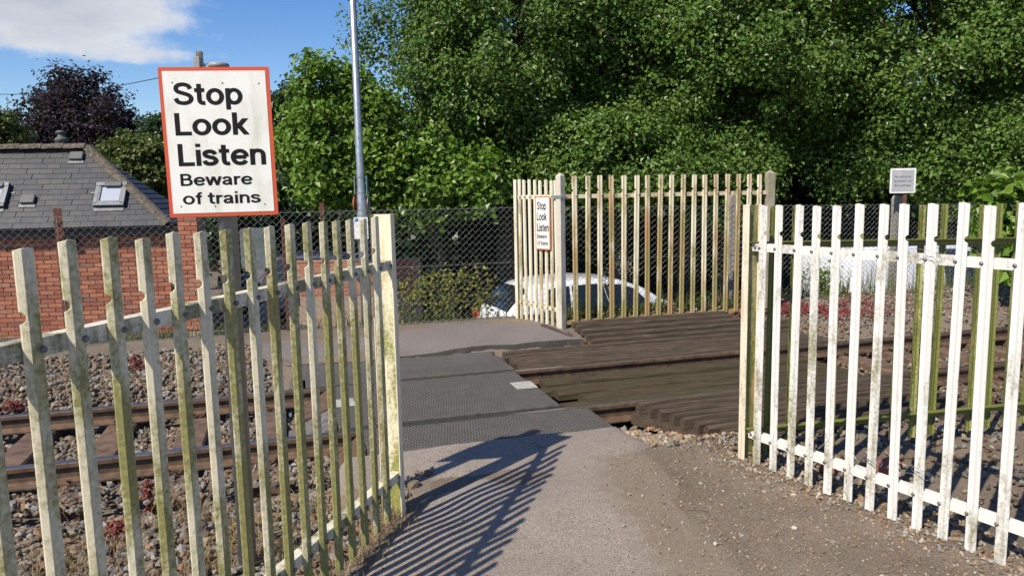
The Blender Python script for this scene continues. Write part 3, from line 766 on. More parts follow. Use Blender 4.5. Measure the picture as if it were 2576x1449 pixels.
def stroke_text(body, u0, u1, base, cap, W_, H_, parent, mat, y, sw=0.175, name='lettering'):
    strokes = []; x = 0.0
    for ch in body:
        adv, st = GL[ch]
        for kind, pts in st:
            if kind == 'o':
                cx, cy, rx, ry = pts
                pp = [np.array((x+cx+rx*math.cos(k*math.pi/14), cy+ry*math.sin(k*math.pi/14))) for k in range(28)]; strokes.append((pp, True))
            else:
                pp = catmull(pts) if kind == 'c' else [np.array(q, float) for q in pts]
                strokes.append(([q+np.array([x, 0]) for q in pp], False))
        x += adv
    vs = []; fs = []; cnt = 0
    for pp, closed in strokes:
        n = len(pp); b = len(vs); yy = y-0.00012*(cnt % 5); cnt += 1
        for i in range(n):
            if closed: t = pp[(i+1) % n]-pp[i-1]
            else: t = pp[min(i+1, n-1)]-pp[max(i-1, 0)]
            t = t/np.linalg.norm(t); nn = np.array([-t[1], t[0]])*sw/2
            if not closed and n == 2 and abs(t[0]) > 0.1 and abs(t[1]) > 0.1:      # diagonals cut level
                nn = np.array([-(sw*0.53)/max(abs(t[1]), .3)*1.0, 0.0])*(1 if t[1] > 0 else -1)
            vs.append((pp[i][0]+nn[0], pp[i][1]+nn[1], yy)); vs.append((pp[i][0]-nn[0], pp[i][1]-nn[1], yy))
        for i in range(n if closed else n-1):
            j = (i+1) % n; fs.append((b+2*i, b+2*i+1, b+2*j+1, b+2*j))
    A = np.array(vs); x0, x1 = A[:, 0].min(), A[:, 0].max()
    out = [((u0+(q[0]-x0)/(x1-x0)*(u1-u0)-0.5)*W_, q[2], (0.5-base)*H_+q[1]*cap*H_) for q in A]
    return mesh_obj(name, out, fs, mat, parent)
def rounded_plate(w, h, r, t_, n=5):
    pts = []
    for (cx, cz, a0) in ((w/2-r, h/2-r, 0), (-w/2+r, h/2-r, 90), (-w/2+r, -h/2+r, 180), (w/2-r, -h/2+r, 270)):
        for k in range(n+1):
            an = R(a0+90*k/n); pts.append((cx+r*math.cos(an), cz+r*math.sin(an)))
    mb = MB(); mb.extrude(pts, (0, -t_/2, 0), (0, t_/2, 0), (1, 0, 0), (0, 0, 1)); return mb
WARN = [('Stop', .121, .745, .249, .149), ('Look', .114, .788, .450, .149), ('Listen', .120, .920, .655, .149), ('Beware', .123, .783, .788, .082), ('of trains', .130, .846, .914, .082)]
def warn_plate(parent, w, h, bd, border_mat, r=0.012, yoff=0.0, screws=True):
    pl = rounded_plate(w, h, r, 0.006).build('plate', border_mat, parent, loc=(0, yoff, 0))
    fm = rounded_plate(w-2*bd, h-2*bd, max(r-bd, 0.004), 0.002).build('face_panel', M_SIGNW, pl, loc=(0, -0.0041, 0))
    for (s_, u0, u1, bl, cp) in WARN:
        stroke_text(s_, u0, u1, bl, cp, w, h, pl, M_BLACK, -0.0058, 0.172 if cp > 0.1 else 0.158)
    if screws:
        for (u, v) in ((.12, .10), (.57, .105), (.9, .11), (.11, .925), (.42, .93), (.88, .925)):
            mb = MB(); mb.lathe([(0.0036, 0.0), (0.0033, 0.0018), (0.0015, 0.0025)], (0, 0, 0), 8); mb.v = [(x, -z, y) for x, y, z in mb.v]
            mb.build('screw', m_rust, pl, loc=((u-.5)*w, -0.0055, (.5-v)*h))
    return pl
SY = 3.78
sp0 = at_depth(573, 560, SY); sp1 = at_depth(616, 1286, SY)          # two points on the leaning post
ldir = (sp1-sp0)/(sp0[2]-sp1[2])
sb = sp0+ldir*(sp0[2]+0.12)
sYaw = R(7.5); sLean = -math.atan(ldir[0])
sg = empty('warning_sign', (sb[0], sb[1], -0.12), sYaw, 'large red-bordered Stop Look Listen warning sign on grey post', 'warning sign')
sg.rotation_euler = (0, sLean, sYaw)
ctr = at_depth(551.5, 359, sb[1]-0.06)
inv = (Matrix.Translation(sg.location) @ sg.rotation_euler.to_matrix().to_4x4()).inverted()
lc = inv @ Vector(ctr)
SW = 260.5*(sb[1]-0.06)/FPX; SH = 362*(sb[1]-0.06)/FPX
mb = MB(); mb.lathe([(0.046, -0.3), (0.046, lc.z+SH/2+0.006), (0.050, lc.z+SH/2+0.008), (0.050, lc.z+SH/2+0.022), (0.044, lc.z+SH/2+0.028)], (0, 0, 0), 24)
mb.build('post', m_greypost, sg, True)
pl = warn_plate(sg, SW, SH, 0.0185, M_SIGNR, 0.008); pl.location = (lc.x, -0.06, lc.z); pl.rotation_euler = (0, R(-0.9), 0)
for zz_ in (0.22, -0.22):
    mb = MB(); mb.lathe([(0.048, -0.02), (0.048, 0.02)], (0, 0, lc.z+zz_), 20); mb.box((0, -0.051, lc.z+zz_), (0.13, 0.010, 0.04)); mb.build('clamp', M_SIGNBACK, sg)
# small warning sign on the wing fence
xw = np.array([math.cos(thW), math.sin(thW)]); nw = np.array([math.sin(thW), -math.cos(thW)])
def wing_pt(px, py):
    q = at_plane(px, py, (eW[0]+nw[0]*0.04, eW[1]+nw[1]*0.04, 0), np.array([nw[0], nw[1], 0])); return q
q0 = wing_pt(1347, 562); q1 = wing_pt(1384, 562); qt = wing_pt(1366, 494); qb = wing_pt(1366, 628)
ww = float(np.hypot(*(q1-q0)[:2])); hh = float(qt[2]-qb[2]); qc = (q0+q1+qt+qb)/4
s2 = empty('warning_sign', (qc[0], qc[1], qc[2]), thW, 'small faded Stop Look Listen warning sign fixed to cream fence', 'warning sign')
warn_plate(s2, ww*1.0, hh, 0.016, M_SIGNR2, 0.02, 0.0, False)
# no entrance notice
M_NOTICE = simple('notice_grey', (0.36, 0.36, 0.37), 0.4, 0, 0.06, 12)
M_NOTW = simple('notice_white', (0.72, 0.72, 0.69), 0.45, 0, 0.06, 12)
M_DGREY = simple('dark_grey_lettering', (0.05, 0.05, 0.055), 0.5, 0, 0.05, 10)
Yn = 11.6
cn = at_depth(2271, 455, Yn); wn = 60*Yn/FPX; hn = 61*Yn/FPX
gzn = gz(cn[0], cn[1])
ns = empty('notice_sign', (cn[0], cn[1], gzn), R(-8), 'white-framed grey notice about station entrance on a rusty post', 'notice sign')
mb = MB(); mb.box((0.05, 0.03, (cn[2]-gzn)/2), (0.05, 0.03, cn[2]-gzn)); mb.build('post', m_rust, ns)
pl = rounded_plate(wn, hn, 0.01, 0.012).build('frame', M_NOTW, ns, loc=(0, 0, cn[2]-gzn))
rounded_plate(wn*0.87, hn*0.87, 0.004, 0.003).build('face_panel', M_NOTICE, pl, loc=(0, -0.0075, 0))
for (s_, u0, u1, bl) in (('No entrance', .17, .81, .375), ('to station via', .15, .83, .55), ('this pathway', .16, .82, .73)):
    text_mesh(s_, u0, u1, bl, .10, wn, hn, pl, M_DGREY, -0.0105, 0.0)

# ================================================================== CHAIN-LINK FENCE
CLP = 9.62
def cl_top(a): return np.interp(a, [-7, -2, 3, 8, 12], [1.745, 1.72, 1.70, 1.615, 1.55])
def cl_bot(a): return np.interp(a, [-7, -2, 3, 8, 12], [0.20, 0.17, 0.19, 0.16, 0.14])
cl = empty('chain_link_fence', T(0, CLP, 0.15), 0, 'grey chain-link fence with posts behind the far path', 'fence')
cl0 = np.array(cl.location)
def cl_bay(a0, a1, seed):
    rs = np.random.RandomState(seed); mb = MB(); P_ = 0.088; r_ = 0.0027
    def pt(a, f):
        bow = 0.02*vnoise(a*1.5+seed, f*2.0)+0.006*vnoise(a*6, f*7)
        return T(a+0.012*float(vnoise(a*2.2, f*3+5)), CLP+float(bow), cl_bot(a)+(cl_top(a)-cl_bot(a))*f)-cl0
    hgt = 1.53; nrow = 18
    # each strand is a zigzag wire running bottom to top, hooked into its neighbours
    k = 0; a = a0
    while a < a1:
        pts = []
        for j in range(nrow*2+1):
            side = (j+k) % 2
            aa = a+(P_/2 if side else 0.0)
            if j == nrow*2: aa += 0.012
            q = pt(min(aa, a1), j/(nrow*2)); q[:2] += TP*(0.002 if side else -0.002); pts.append(q)
        mb.tube(pts, r_, 3, False); a += P_/2; k += 1
    o = mb.build('wire_mesh', m_wire, cl); o['kind'] = 'stuff'
    for f_ in (0.02, 0.5, 0.985):
        mb = MB(); mb.tube([pt(x, f_) for x in np.linspace(a0, a1, 14)], 0.0026, 5); mb.build('line_wire', m_wire, cl)
bays = [(-7.6, -5.15), (-5.13, -3.92), (-3.90, 0.30), (0.31, 2.86), (2.88, 6.15), (6.17, 9.45), (9.47, 13.0)]
# post positions from the photograph
def cl_a(px):
    d = ray(px, 560); t = CLP/(TP[0]*d[0]+TP[1]*d[1]); return float(TA[0]*d[0]*t+TA[1]*d[1]*t)
aP = [cl_a(145), cl_a(711), cl_a(812), cl_a(1848), cl_a(2262)]
ed = [-8.2, aP[0], aP[1], 0.4, 2.9, aP[3], aP[4], 13.0]
for i in range(len(ed)-1): cl_bay(ed[i]+0.004, ed[i+1]-0.004, i+1)
def steel_post(a, top, w=0.06):
    mb = MB(); t_ = 0.008; c = T(a, CLP+0.03, 0)-cl0
    mb.extrude([(-w/2, 0), (w/2, 0), (w/2, t_), (-w/2+t_, t_), (-w/2+t_, w), (-w/2, w)], c+np.array([0, 0, -0.2]), c+np.array([0, 0, top]), (TA[0], TA[1], 0), (TP[0], TP[1], 0))
    return mb.build('steel_post', m_rust, cl)
steel_post(aP[0], 1.80, 0.085); steel_post(aP[1], 1.62, 0.05); steel_post(aP[2], 1.80, 0.05)
mb = MB(); mb.extrude([(-0.03, -0.004), (0.03, -0.004), (0.03, 0.004), (-0.03, 0.004)], T(aP[1], CLP+0.05, 1.17)-cl0, T(cl_a(475)-0.05, CLP+0.05, 0.13)-cl0, (0.55, 0.16, 0.82), (TP[0], TP[1], 0)); mb.build('brace', m_rust, cl)
for (ai, tz) in ((aP[3], 1.80), (aP[4], 1.72)):
    mb = MB(); w_ = 0.062; pr = [(-w_, 0)]+[(-w_*math.cos(k*math.pi/8), tz-0.06+0.06*math.sin(k*math.pi/8)) for k in range(9)]+[(w_, 0)]
    c = T(ai, CLP+0.06, 0)-cl0
    mb.extrude(pr, c-np.append(TP, 0)*0.055, c+np.append(TP, 0)*0.055, (TA[0], TA[1], 0), (0, 0, 1)); mb.build('concrete_post', m_concrete, cl)

# ================================================================== LAMP COLUMN, UTILITY POLE
Yl = 12.3
lp = at_depth(912, 560, Yl); zl = gz(lp[0], Yl)
lamp = empty('lamp_column', (lp[0], Yl, zl), 0, 'tall tapering galvanised lamp column beside the bushy trees', 'lamp column')
top_z = 9.5-zl; zc = HC-(512-494)/FPX*Yl-zl
mb = MB(); mb.lathe([(0.088, -0.3), (0.088, zc), (0.078, zc+0.05), (0.064, zc+0.25), (0.036, top_z)], (0, 0, 0), 24); mb.build('column', m_galv, lamp, True)
mb = MB(); mb.tube([(0, 0, top_z-0.02), (0.0, -0.1, top_z+0.12), (0.0, -0.8, top_z+0.2)], 0.03, 8); mb.box((0, -1.0, top_z+0.19), (0.2, 0.55, 0.09)); mb.build('lantern', m_galv, lamp)
for z_ in (zc+0.42, zc+0.16):
    mb = MB(); mb.lathe([(0.074, -0.012), (0.074, 0.012)], (0, 0, z_), 18); mb.build('band', M_SIGNBACK, lamp)
M_TEAL = simple('blue_green_sign', (0.12, 0.25, 0.27), 0.5, 0, 0.1, 10)
mb = MB(); mb.box((0.098, 0.02, zc+0.29), (0.012, 0.13, 0.30)); mb.build('side_sign', M_TEAL, lamp)
mb = MB(); mb.box((-0.098, 0.02, zc+0.29), (0.012, 0.13, 0.30)); mb.build('side_sign', M_SIGNBACK, lamp)
for sx in (-1, 1):
    mb = MB(); mb.lathe([(0.13, -0.004), (0.13, 0.004)], (0, 0, 0), 24); mb.v = [(sx*0.115+z, x*0.999, y+zc-0.02) for x, y, z in mb.v]; mb.build('round_sign', M_SIGNR2 if sx < 0 else M_SIGNBACK, lamp)
ppw, pph = 35*Yl/FPX, 54*Yl/FPX
pk = rounded_plate(ppw, pph, 0.01, 0.006).build('parking_plate', M_NOTW, lamp, loc=(-0.005, -0.115, zc-0.41))
M_BLUE = simple('sign_blue', (0.02, 0.08, 0.42), 0.5, 0, 0.05, 10)
mb = MB(); mb.box((-ppw*0.31, -0.0045, pph*0.38), (0.055, 0.003, 0.055)); bl = mb.build('blue_square', M_BLUE, pk)
text_mesh('P', .13, .25, .155, .085, ppw, pph, pk, M_NOTW, -0.0075, 0.01)
text_mesh('8 am - 6 pm', .38, .92, .13, .045, ppw, pph, pk, M_DGREY, -0.0042, 0.01)

Yu = 24.0
ut = at_depth(501, 131, Yu); zu = -0.5
up = empty('utility_pole', (ut[0], Yu, zu), 0, 'weathered wooden utility pole top showing above the large warning sign', 'utility pole')
M_POLEW = simple('pole_wood', (0.13, 0.115, 0.09), 0.9, 0, 0.3, 12, 0.4)
mb = MB(); mb.tube([(0, 0, -0.4), (0, 0, ut[2]-zu)], [0.15, 0.105], 14); mb.build('pole', M_POLEW, up, True)
mb = MB(); mb.bevbox((-0.02, -0.14, ut[2]-zu-0.42), (0.20, 0.14, 0.48), 0.02); mb.build('cable_box', m_greypost, up)
mb = MB(); mb.tube([(0.08, -0.05, ut[2]-zu-0.45), (0.26, -0.05, ut[2]-zu-0.36)], 0.014, 6); mb.tube([(0.17, -0.05, ut[2]-zu-0.55), (0.17, -0.05, ut[2]-zu-0.36)], 0.02, 6); mb.build('bracket', m_greypost, up)
mb = MB(); w0 = np.array([ut[0], Yu, ut[2]-0.5]); w1 = at_depth(0, 238, 30.0); w2 = w1+(w1-w0)*0.8+np.array([0, 0, 0.5])
mb.tube([w0+(w1-w0)*k/10-np.array([0, 0, 0.25*math.sin(math.pi*k/10)]) for k in range(11)]+[w2], 0.013, 5)
tag(mb.build('overhead_wire', M_BLACK), 'thin overhead wire crossing the sky behind the purple tree', 'wire')

# ================================================================== HOUSE
M_BRICK, t, b = new_mat('red_brick')
oi = t.nodes.new('ShaderNodeObjectInfo'); gi = t.nodes.new('ShaderNodeNewGeometry')
rr = math_n('FRACT', math_n('ADD', oi.outputs['Random'], gi.outputs['Random Per Island'], t), None, t)
cc = ramp(t, rr, [(0.0, (0.25, 0.075, 0.04)), (0.35, (0.38, 0.125, 0.062)), (0.7, (0.47, 0.175, 0.088)), (0.9, (0.36, 0.16, 0.095)), (1.0, (0.20, 0.09, 0.065))])
nn_ = noise(t, coords(t, 'Object', rand=True), 30, 4, 0.65)
t.links.new(mixc(t, ramp(t, nn_, [(0.4, 0.0), (0.8, 0.5)]), cc, (0.12, 0.05, 0.035)), b.inputs['Base Color'])
b.inputs['Roughness'].default_value = 0.9; bump(t, b, nn_, 0.4, 0.004)
M_BRICK2 = simple('buff_brick', (0.30, 0.13, 0.065), 0.9, 0, 0.25, 6, 0.3)
M_MORTAR = simple('mortar', (0.33, 0.24, 0.175), 0.95, 0, 0.12, 30, 0.2)
M_SLATE, t, b = new_mat('grey_slate')
oi = t.nodes.new('ShaderNodeObjectInfo'); gi = t.nodes.new('ShaderNodeNewGeometry')
rr = math_n('FRACT', math_n('ADD', oi.outputs['Random'], gi.outputs['Random Per Island'], t), None, t)
cc = ramp(t, rr, [(0.0, (0.026, 0.027, 0.032)), (0.5, (0.036, 0.037, 0.042)), (0.85, (0.047, 0.046, 0.048)), (1.0, (0.055, 0.046, 0.041))])
nn_ = noise(t, coords(t, 'Object', rand=True), 14, 5, 0.65)
t.links.new(mixc(t, ramp(t, nn_, [(0.5, 0.0), (0.8, 0.45)]), cc, (0.075, 0.070, 0.065)), b.inputs['Base Color'])
b.inputs['Roughness'].default_value = 0.55; bump(t, b, nn_, 0.3, 0.003)
M_RIDGE = simple('lichen_ridge_tile', (0.11, 0.092, 0.068), 0.95, 0, 0.35, 18, 0.5)
M_BLACKP = simple('black_plastic', (0.02, 0.021, 0.023), 0.4, 0, 0.1, 10)
M_VENT = simple('vent_grey', (0.085, 0.088, 0.085), 0.6, 0, 0.12, 10)
M_LEAD = simple('lead_flashing', (0.15, 0.155, 0.16), 0.6, 0.2, 0.15, 10)
M_SKYF = simple('rooflight_frame', (0.13, 0.14, 0.15), 0.5, 0.3, 0.08, 10)
M_BLIND, t, b = new_mat('rooflight_glass')
b.inputs['Base Color'].default_value = (0.40, 0.42, 0.48, 1); b.inputs['Roughness'].default_value = 0.12; b.inputs['Specular IOR Level'].default_value = 0.8
HY, EZ = 13.0, 1.43
EAVE = np.array([-5.88, 12.85, EZ]); PHI = R(8.5)
def h_plane(px, py, p0, n):           # pixel to a plane given in the house's own (unrotated) frame
    c_, s_ = math.cos(-PHI), math.sin(-PHI); piv = np.array([EAVE[0], EAVE[1], 0])
    rot = lambda v: np.array([c_*v[0]-s_*v[1], s_*v[0]+c_*v[1], v[2]])
    o_ = rot(np.array([0, 0, HC])-piv)+piv; d_ = rot(ray(px, py)); t_ = np.dot(np.array(p0)-o_, n)/np.dot(d_, n)
    return o_+d_*t_
RID = h_plane(219, 374, (0, EAVE[1]+1.02, 0), np.array([0, 1.0, 0]))
slope = np.array([0, RID[1]-EAVE[1], RID[2]-EAVE[2]]); SLN = np.linalg.norm(slope); sdir = slope/SLN
rn = np.cross(np.array([1.0, 0, 0]), sdir); rn = rn/np.linalg.norm(rn)
if rn[2] < 0: rn = -rn
house = empty('brick_house', (EAVE[0], EAVE[1], -0.6), PHI, 'red brick house with hipped slate roof behind chain-link fence', 'house')
h0 = np.array(house.location)
mb = MB(); mb.box((np.array([-11.0, 13.9, 0.35])-h0), (10.1, 1.76, 2.1)); wall = mb.build('wall', M_MORTAR, house)
# bricks on the front wall
bw, bh, jt = 0.215, 0.065, 0.010
mb = MB(); mb.bevbox((0, 0, 0), (bw, 0.05, bh), 0.004); ob = mb.build('brick', M_BRICK); BR_ME = ob.data; bpy.data.objects.remove(ob)
mb = MB(); mb.bevbox((0, 0, 0), (0.1025, 0.05, bh), 0.004); ob = mb.build('brick', M_BRICK); BH_ME = ob.data; bpy.data.objects.remove(ob)
rb = np.random.RandomState(5); extra = MB(); nb_ = 0
rows = 24
for i in range(rows):
    z_ = 1.30-i*(bh+jt); x_ = -5.97-(0.0 if i % 2 else 0.0)
    first = True; x_ = -5.965
    while x_ > -10.2:
        half = first and i % 2
        wv = 0.1025 if half else bw
        c = np.array([x_-wv/2, HY+0.001+rb.randn()*0.0012, z_])
        if nb_ < 300 and x_ > -9.3:
            link_mesh('brick', BH_ME if half else BR_ME, None, wall, c-h0); nb_ += 1
        else: extra.box(c-h0, (wv, 0.05, bh))
        x_ -= wv+jt; first = False
o = extra.build('brickwork', M_BRICK, wall); o['kind'] = 'stuff'
# roof deck and slates
def roof_pt(x, s_, up=0.0):
    q = np.array([x, EAVE[1], EAVE[2]])+sdir*s_+rn*up; return q
def hip_x(s_): return EAVE[0]+(RID[0]-EAVE[0])*s_/SLN
mb = MB()
back = np.array([0, 2*(RID[1]-EAVE[1]), 0])
v = [(-16, EAVE[1], EZ), EAVE, RID, (-16, RID[1], RID[2]), EAVE+back, np.array([-16, EAVE[1], EZ])+back]
v = [np.array(q, float)-h0-np.array([0, 0, 0.02]) for q in v]
mb.add(v, [(0, 1, 2, 3), (1, 4, 2), (3, 2, 4, 5), (0, 5, 4, 1)])
roof = mb.build('roof', M_SLATE, house)
NR = 15; exn = SLN/NR; sw_ = 0.212
vents = [h_plane(195, 397, EAVE, rn), h_plane(73, 506, EAVE, rn)]
slate_me = {}
def slate_mesh(w0, w1t, lowx=0):   # slate lying up the slope, trapezoid when cut by the hip
    mb = MB(); th = 0.008; L_ = exn*1.06
    q = [(0, 0), (w0, 0), (w1t, L_), (0, L_)]
    pts = []
    for up in (0.004, 0.004+th):
        for (xx, ss) in q:
            k = 1.0-ss/L_; pts.append(np.array([xx, 0, 0])+sdir*ss+rn*(up+0.008*k))
    mb.add(pts, [(0,3,2,1),(4,5,6,7),(0,1,5,4),(1,2,6,5),(2,3,7,6),(3,0,4,7)]); return mb
full = slate_mesh(sw_-0.005, sw_-0.005).build('slate', M_SLATE); FULL = full.data; bpy.data.objects.remove(full)
ns_ = 0; extra = MB(); rb = np.random.RandomState(9)
for i in range(NR):
    s_ = i*exn; x_ = -16.0+(sw_/2 if i % 2 else 0)
    hx0, hx1 = hip_x(s_), hip_x(s_+exn)
    while x_ < hx0-0.03:
        jit = rb.randn(2)*0.0025
        q = roof_pt(x_+jit[0], s_+jit[1])
        if x_+sw_ > hx1-0.02:
            w0 = min(sw_-0.005, hx0-x_); w1 = max(0.01, min(sw_-0.005, hx1-x_))
            if x_ > -9.6: slate_mesh(w0, w1).build('slate', M_SLATE, roof, loc=q-h0); ns_ += 1
        elif x_ > -9.75 and ns_ < 300:
            link_mesh('slate', FULL, None, roof, q-h0); ns_ += 1
        else:
            mbx = slate_mesh(sw_-0.005, sw_-0.005); extra.add([np.array(p_)+q-h0 for p_ in mbx.v], mbx.f)
        x_ += sw_
o = extra.build('slates', M_SLATE, roof); o['kind'] = 'stuff'
# hip end slates, seen edge-on: courses as thin steps
hb = EAVE+back; hd = (RID-(EAVE+hb)/2); hl = np.linalg.norm(hd); hdn = hd/hl; hn_ = np.cross(hdn, np.array([0, 1.0, 0])); hn_ = hn_ if hn_[2] > 0 else -hn_; hn_ /= np.linalg.norm(hn_)
for i in range(NR):
    f0, f1 = i/NR, (i+1.05)/NR; f1 = min(f1, 0.995)
    A = EAVE+(RID-EAVE)*f0; B = hb+(RID-hb)*f0; Cc = hb+(RID-hb)*f1; Dd = EAVE+(RID-EAVE)*f1
    mb = MB(); lo = [A+hn_*0.012, B+hn_*0.012, Cc+hn_*0.002, Dd+hn_*0.002]; hi = [q+hn_*0.009 for q in lo]
    mb.add([q-h0 for q in lo+hi], [(0,3,2,1),(4,5,6,7),(0,1,5,4),(1,2,6,5),(2,3,7,6),(3,0,4,7)]); mb.build('slate_course', M_SLATE, roof)
def half_tile(parent, p0, p1, rad, up, side, lift=0.0):
    d = np.array(p1)-np.array(p0); L_ = np.linalg.norm(d); d = d/L_; s_ = np.array(side); s_ = s_-d*np.dot(s_, d); s_ /= np.linalg.norm(s_); u_ = np.cross(s_, d); u_ = u_ if u_[2] > 0 else -u_
    pr = [(rad*math.cos(math.pi*k/8)*1.15, rad*math.sin(math.pi*k/8)*0.8) for k in range(9)]
    pr += [((rad-0.02)*math.cos(math.pi*k/8)*1.15, (rad-0.02)*math.sin(math.pi*k/8)*0.8) for k in range(8, -1, -1)]
    mb = MB(); mb.extrude(pr, np.array(p0)+u_*lift-h0, np.array(p1)+u_*(lift+0.012)-h0, s_, u_); return mb.build('ridge_tile', M_RIDGE, parent)
nh = 8; hv = RID-EAVE
for i in range(nh): half_tile(roof, EAVE+hv*(i/nh)+np.array([0,0,0.01]), EAVE+hv*((i+0.985)/nh)+np.array([0,0,0.0]), 0.095, None, np.cross(hv, (0, 0, 1.0)), 0.0)
for i in range(9):
    x1 = RID[0]-0.36*i; half_tile(roof, (x1-0.353, RID[1], RID[2]-0.005), (x1+0.0, RID[1], RID[2]-0.005), 0.115, None, (0, 1.0, 0))
# gutter, fascia, downpipe bracket
mb = MB(); mb.extrude([(0.055*math.cos(math.pi+math.pi*k/8), 0.055*math.sin(math.pi+math.pi*k/8)) for k in range(9)], np.array([-16, 12.80, EZ-0.005])-h0, np.array([-5.86, 12.80, EZ-0.005])-h0, (0, 1, 0), (0, 0, 1)); mb.build('gutter', M_BLACKP, house)
mb = MB(); mb.box(np.array([-10.9, 12.895, EZ-0.085])-h0, (10.0, 0.04, 0.13)); mb.box(np.array([-10.9, 12.945, EZ-0.14])-h0, (9.98, 0.06, 0.012)); mb.build('fascia', M_BLACKP, house)
mb = MB(); mb.box(np.array([h_plane(178, 590, (0, 12.93, 0), np.array([0, 1.0, 0]))[0], 12.93, EZ-0.22])-h0, (0.15, 0.10, 0.18)); mb.build('hopper', M_BLACKP, house)
# rooflights
def rooflight(px, py):
    c = h_plane(px, py, EAVE, rn)
    Mx = Matrix(((1, sdir[0], rn[0]), (0, sdir[1], rn[1]), (0, sdir[2], rn[2])))
    w_, l_ = 0.44, 0.42
    def part(nm, mat, boxes):
        mb = MB()
        for (cx, cs, cu, dx, ds, du) in boxes: mb.box((np.array([1.0, 0, 0])*cx+sdir*cs+rn*cu), (dx, ds, du), Mx)
        o_ = mb.build(nm, mat, roof, loc=c-h0); return o_
    part('rooflight_frame', M_SKYF, [(-w_/2, 0, .055, .06, l_, .07), (w_/2, 0, .055, .06, l_, .07), (0, l_/2, .06, w_+.06, .07, .08), (0, -l_/2, .055, w_+.06, .06, .07)])
    part('rooflight_sash', M_LEAD, [(-w_/2+.045, 0, .06, .028, l_-.08, .05), (w_/2-.045, 0, .06, .028, l_-.08, .05), (0, -l_/2+.05, .06, w_-.1, .03, .05)])
    part('rooflight_glass', M_BLIND, [(0, 0, .058, w_-.11, l_-.1, .01)])
    part('rooflight_hood', M_VENT, [(.03, l_/2-.02, .105, w_*.62, .08, .03)])
    for bx_ in ((0, -l_/2-.075, .026, w_+.04, .07, .008), (-w_/2-.08, l_/2-.14, .026, .09, .03, .006), (w_/2+.08, l_/2-.14, .026, .09, .03, .006)): part('rooflight_flashing', M_LEAD, [bx_])
rooflight(281, 495); rooflight(-18, 497)
for c in vents:
    Mx = Matrix(((1, sdir[0], rn[0]), (0, sdir[1], rn[1]), (0, sdir[2], rn[2])))
    mb = MB(); mb.bevbox((rn*0.05), (0.23, 0.17, 0.055), 0.012, Mx); vt = mb.build('roof_vent', M_VENT, roof, loc=c-h0)
    mb = MB(); mb.box((sdir*-0.12+rn*0.026), (0.26, 0.06, 0.008), Mx); mb.build('flashing', M_LEAD, roof, loc=c-h0)
fc = h_plane(157, 372, (0, EAVE[1]+1.2, 0), np.array([0, 1.0, 0]))
mb = MB(); mb.lathe([(0.07, -0.4), (0.07, 0.06), (0.115, 0.07), (0.105, 0.12), (0.12, 0.13), (0.10, 0.17), (0.085, 0.18), (0.06, 0.2), (0.06, 0.25), (0.085, 0.26), (0.085, 0.29), (0.02, 0.31)], fc-h0, 18); mb.build('flue_terminal', M_VENT, house, True)
# brick pier at the house corner
pq = at_depth(466, 492, 12.75); px0, pz1 = pq[0], pq[2]
pier = empty('brick_pier', (px0, 12.75, -0.6), 0, 'square brick pier with stone cap at the house corner', 'pier')
mb = MB(); mb.box((0, 0.17, (pz1+0.6-0.06)/2), (0.315, 0.30, pz1+0.6-0.06)); core = mb.build('core', M_MORTAR, pier)
mb = MB(); mb.bevbox((0, 0.17, pz1+0.6-0.03), (0.40, 0.40, 0.07), 0.012); mb.build('cap', M_RIDGE, pier)
n_ = int((pz1+0.5)/(bh+jt))
for i in range(n_):
    z_ = pz1+0.6-0.07-0.0375-i*(bh+jt)
    if z_ < 0.2: break
    if i % 2: lay = [(-0.1125/2-0.0, bw), (0.1125+0.0, 0.1025)]
    else: lay = [(0.1125/2, bw), (-0.1125, 0.1025)]
    for (xo, wv) in lay: link_mesh('brick', BR_ME if wv > 0.2 else BH_ME, None, pier, (xo, 0.019, z_))
# low brick wall beyond the parked car and grey panel on a post
lw = at_depth(880, 690, 15.5)
mb = MB(); mb.box((0, 0, 0), (2.6, 0.22, 1.5)); wl_ = mb.build('garden_wall', M_MORTAR, None, loc=(lw[0]+0.2, 15.5, lw[2]-0.45)); tag(wl_, 'low pinkish brick garden wall below the bushy hazel tree', 'wall')
for i in range(10):
    for j in range(11):
        link_mesh('brick', BR_ME, None, wl_, (-1.22+j*0.225+(0.11 if i % 2 else 0), -0.086, 0.71-i*(bh+jt)))
M_GREYPANEL = simple('grey_green_panel', (0.085, 0.10, 0.098), 0.55, 0, 0.15, 8)
gp = at_depth(648, 625, 10.9); gzp = gz(gp[0], 10.9)
gpo = empty('sign_panel', (gp[0], 10.9, gzp), R(-6), 'grey back of a road sign on brown post behind chain-link fence', 'road sign')
rounded_plate(0.52, 0.60, 0.06, 0.02).build('plate', M_GREYPANEL, gpo, loc=(0, 0, gp[2]-gzp))
mb = MB(); mb.tube([(0.1, 0.05, -0.2), (0.1, 0.05, gp[2]-gzp+0.25)], 0.03, 10); mb.build('post', m_rust, gpo)

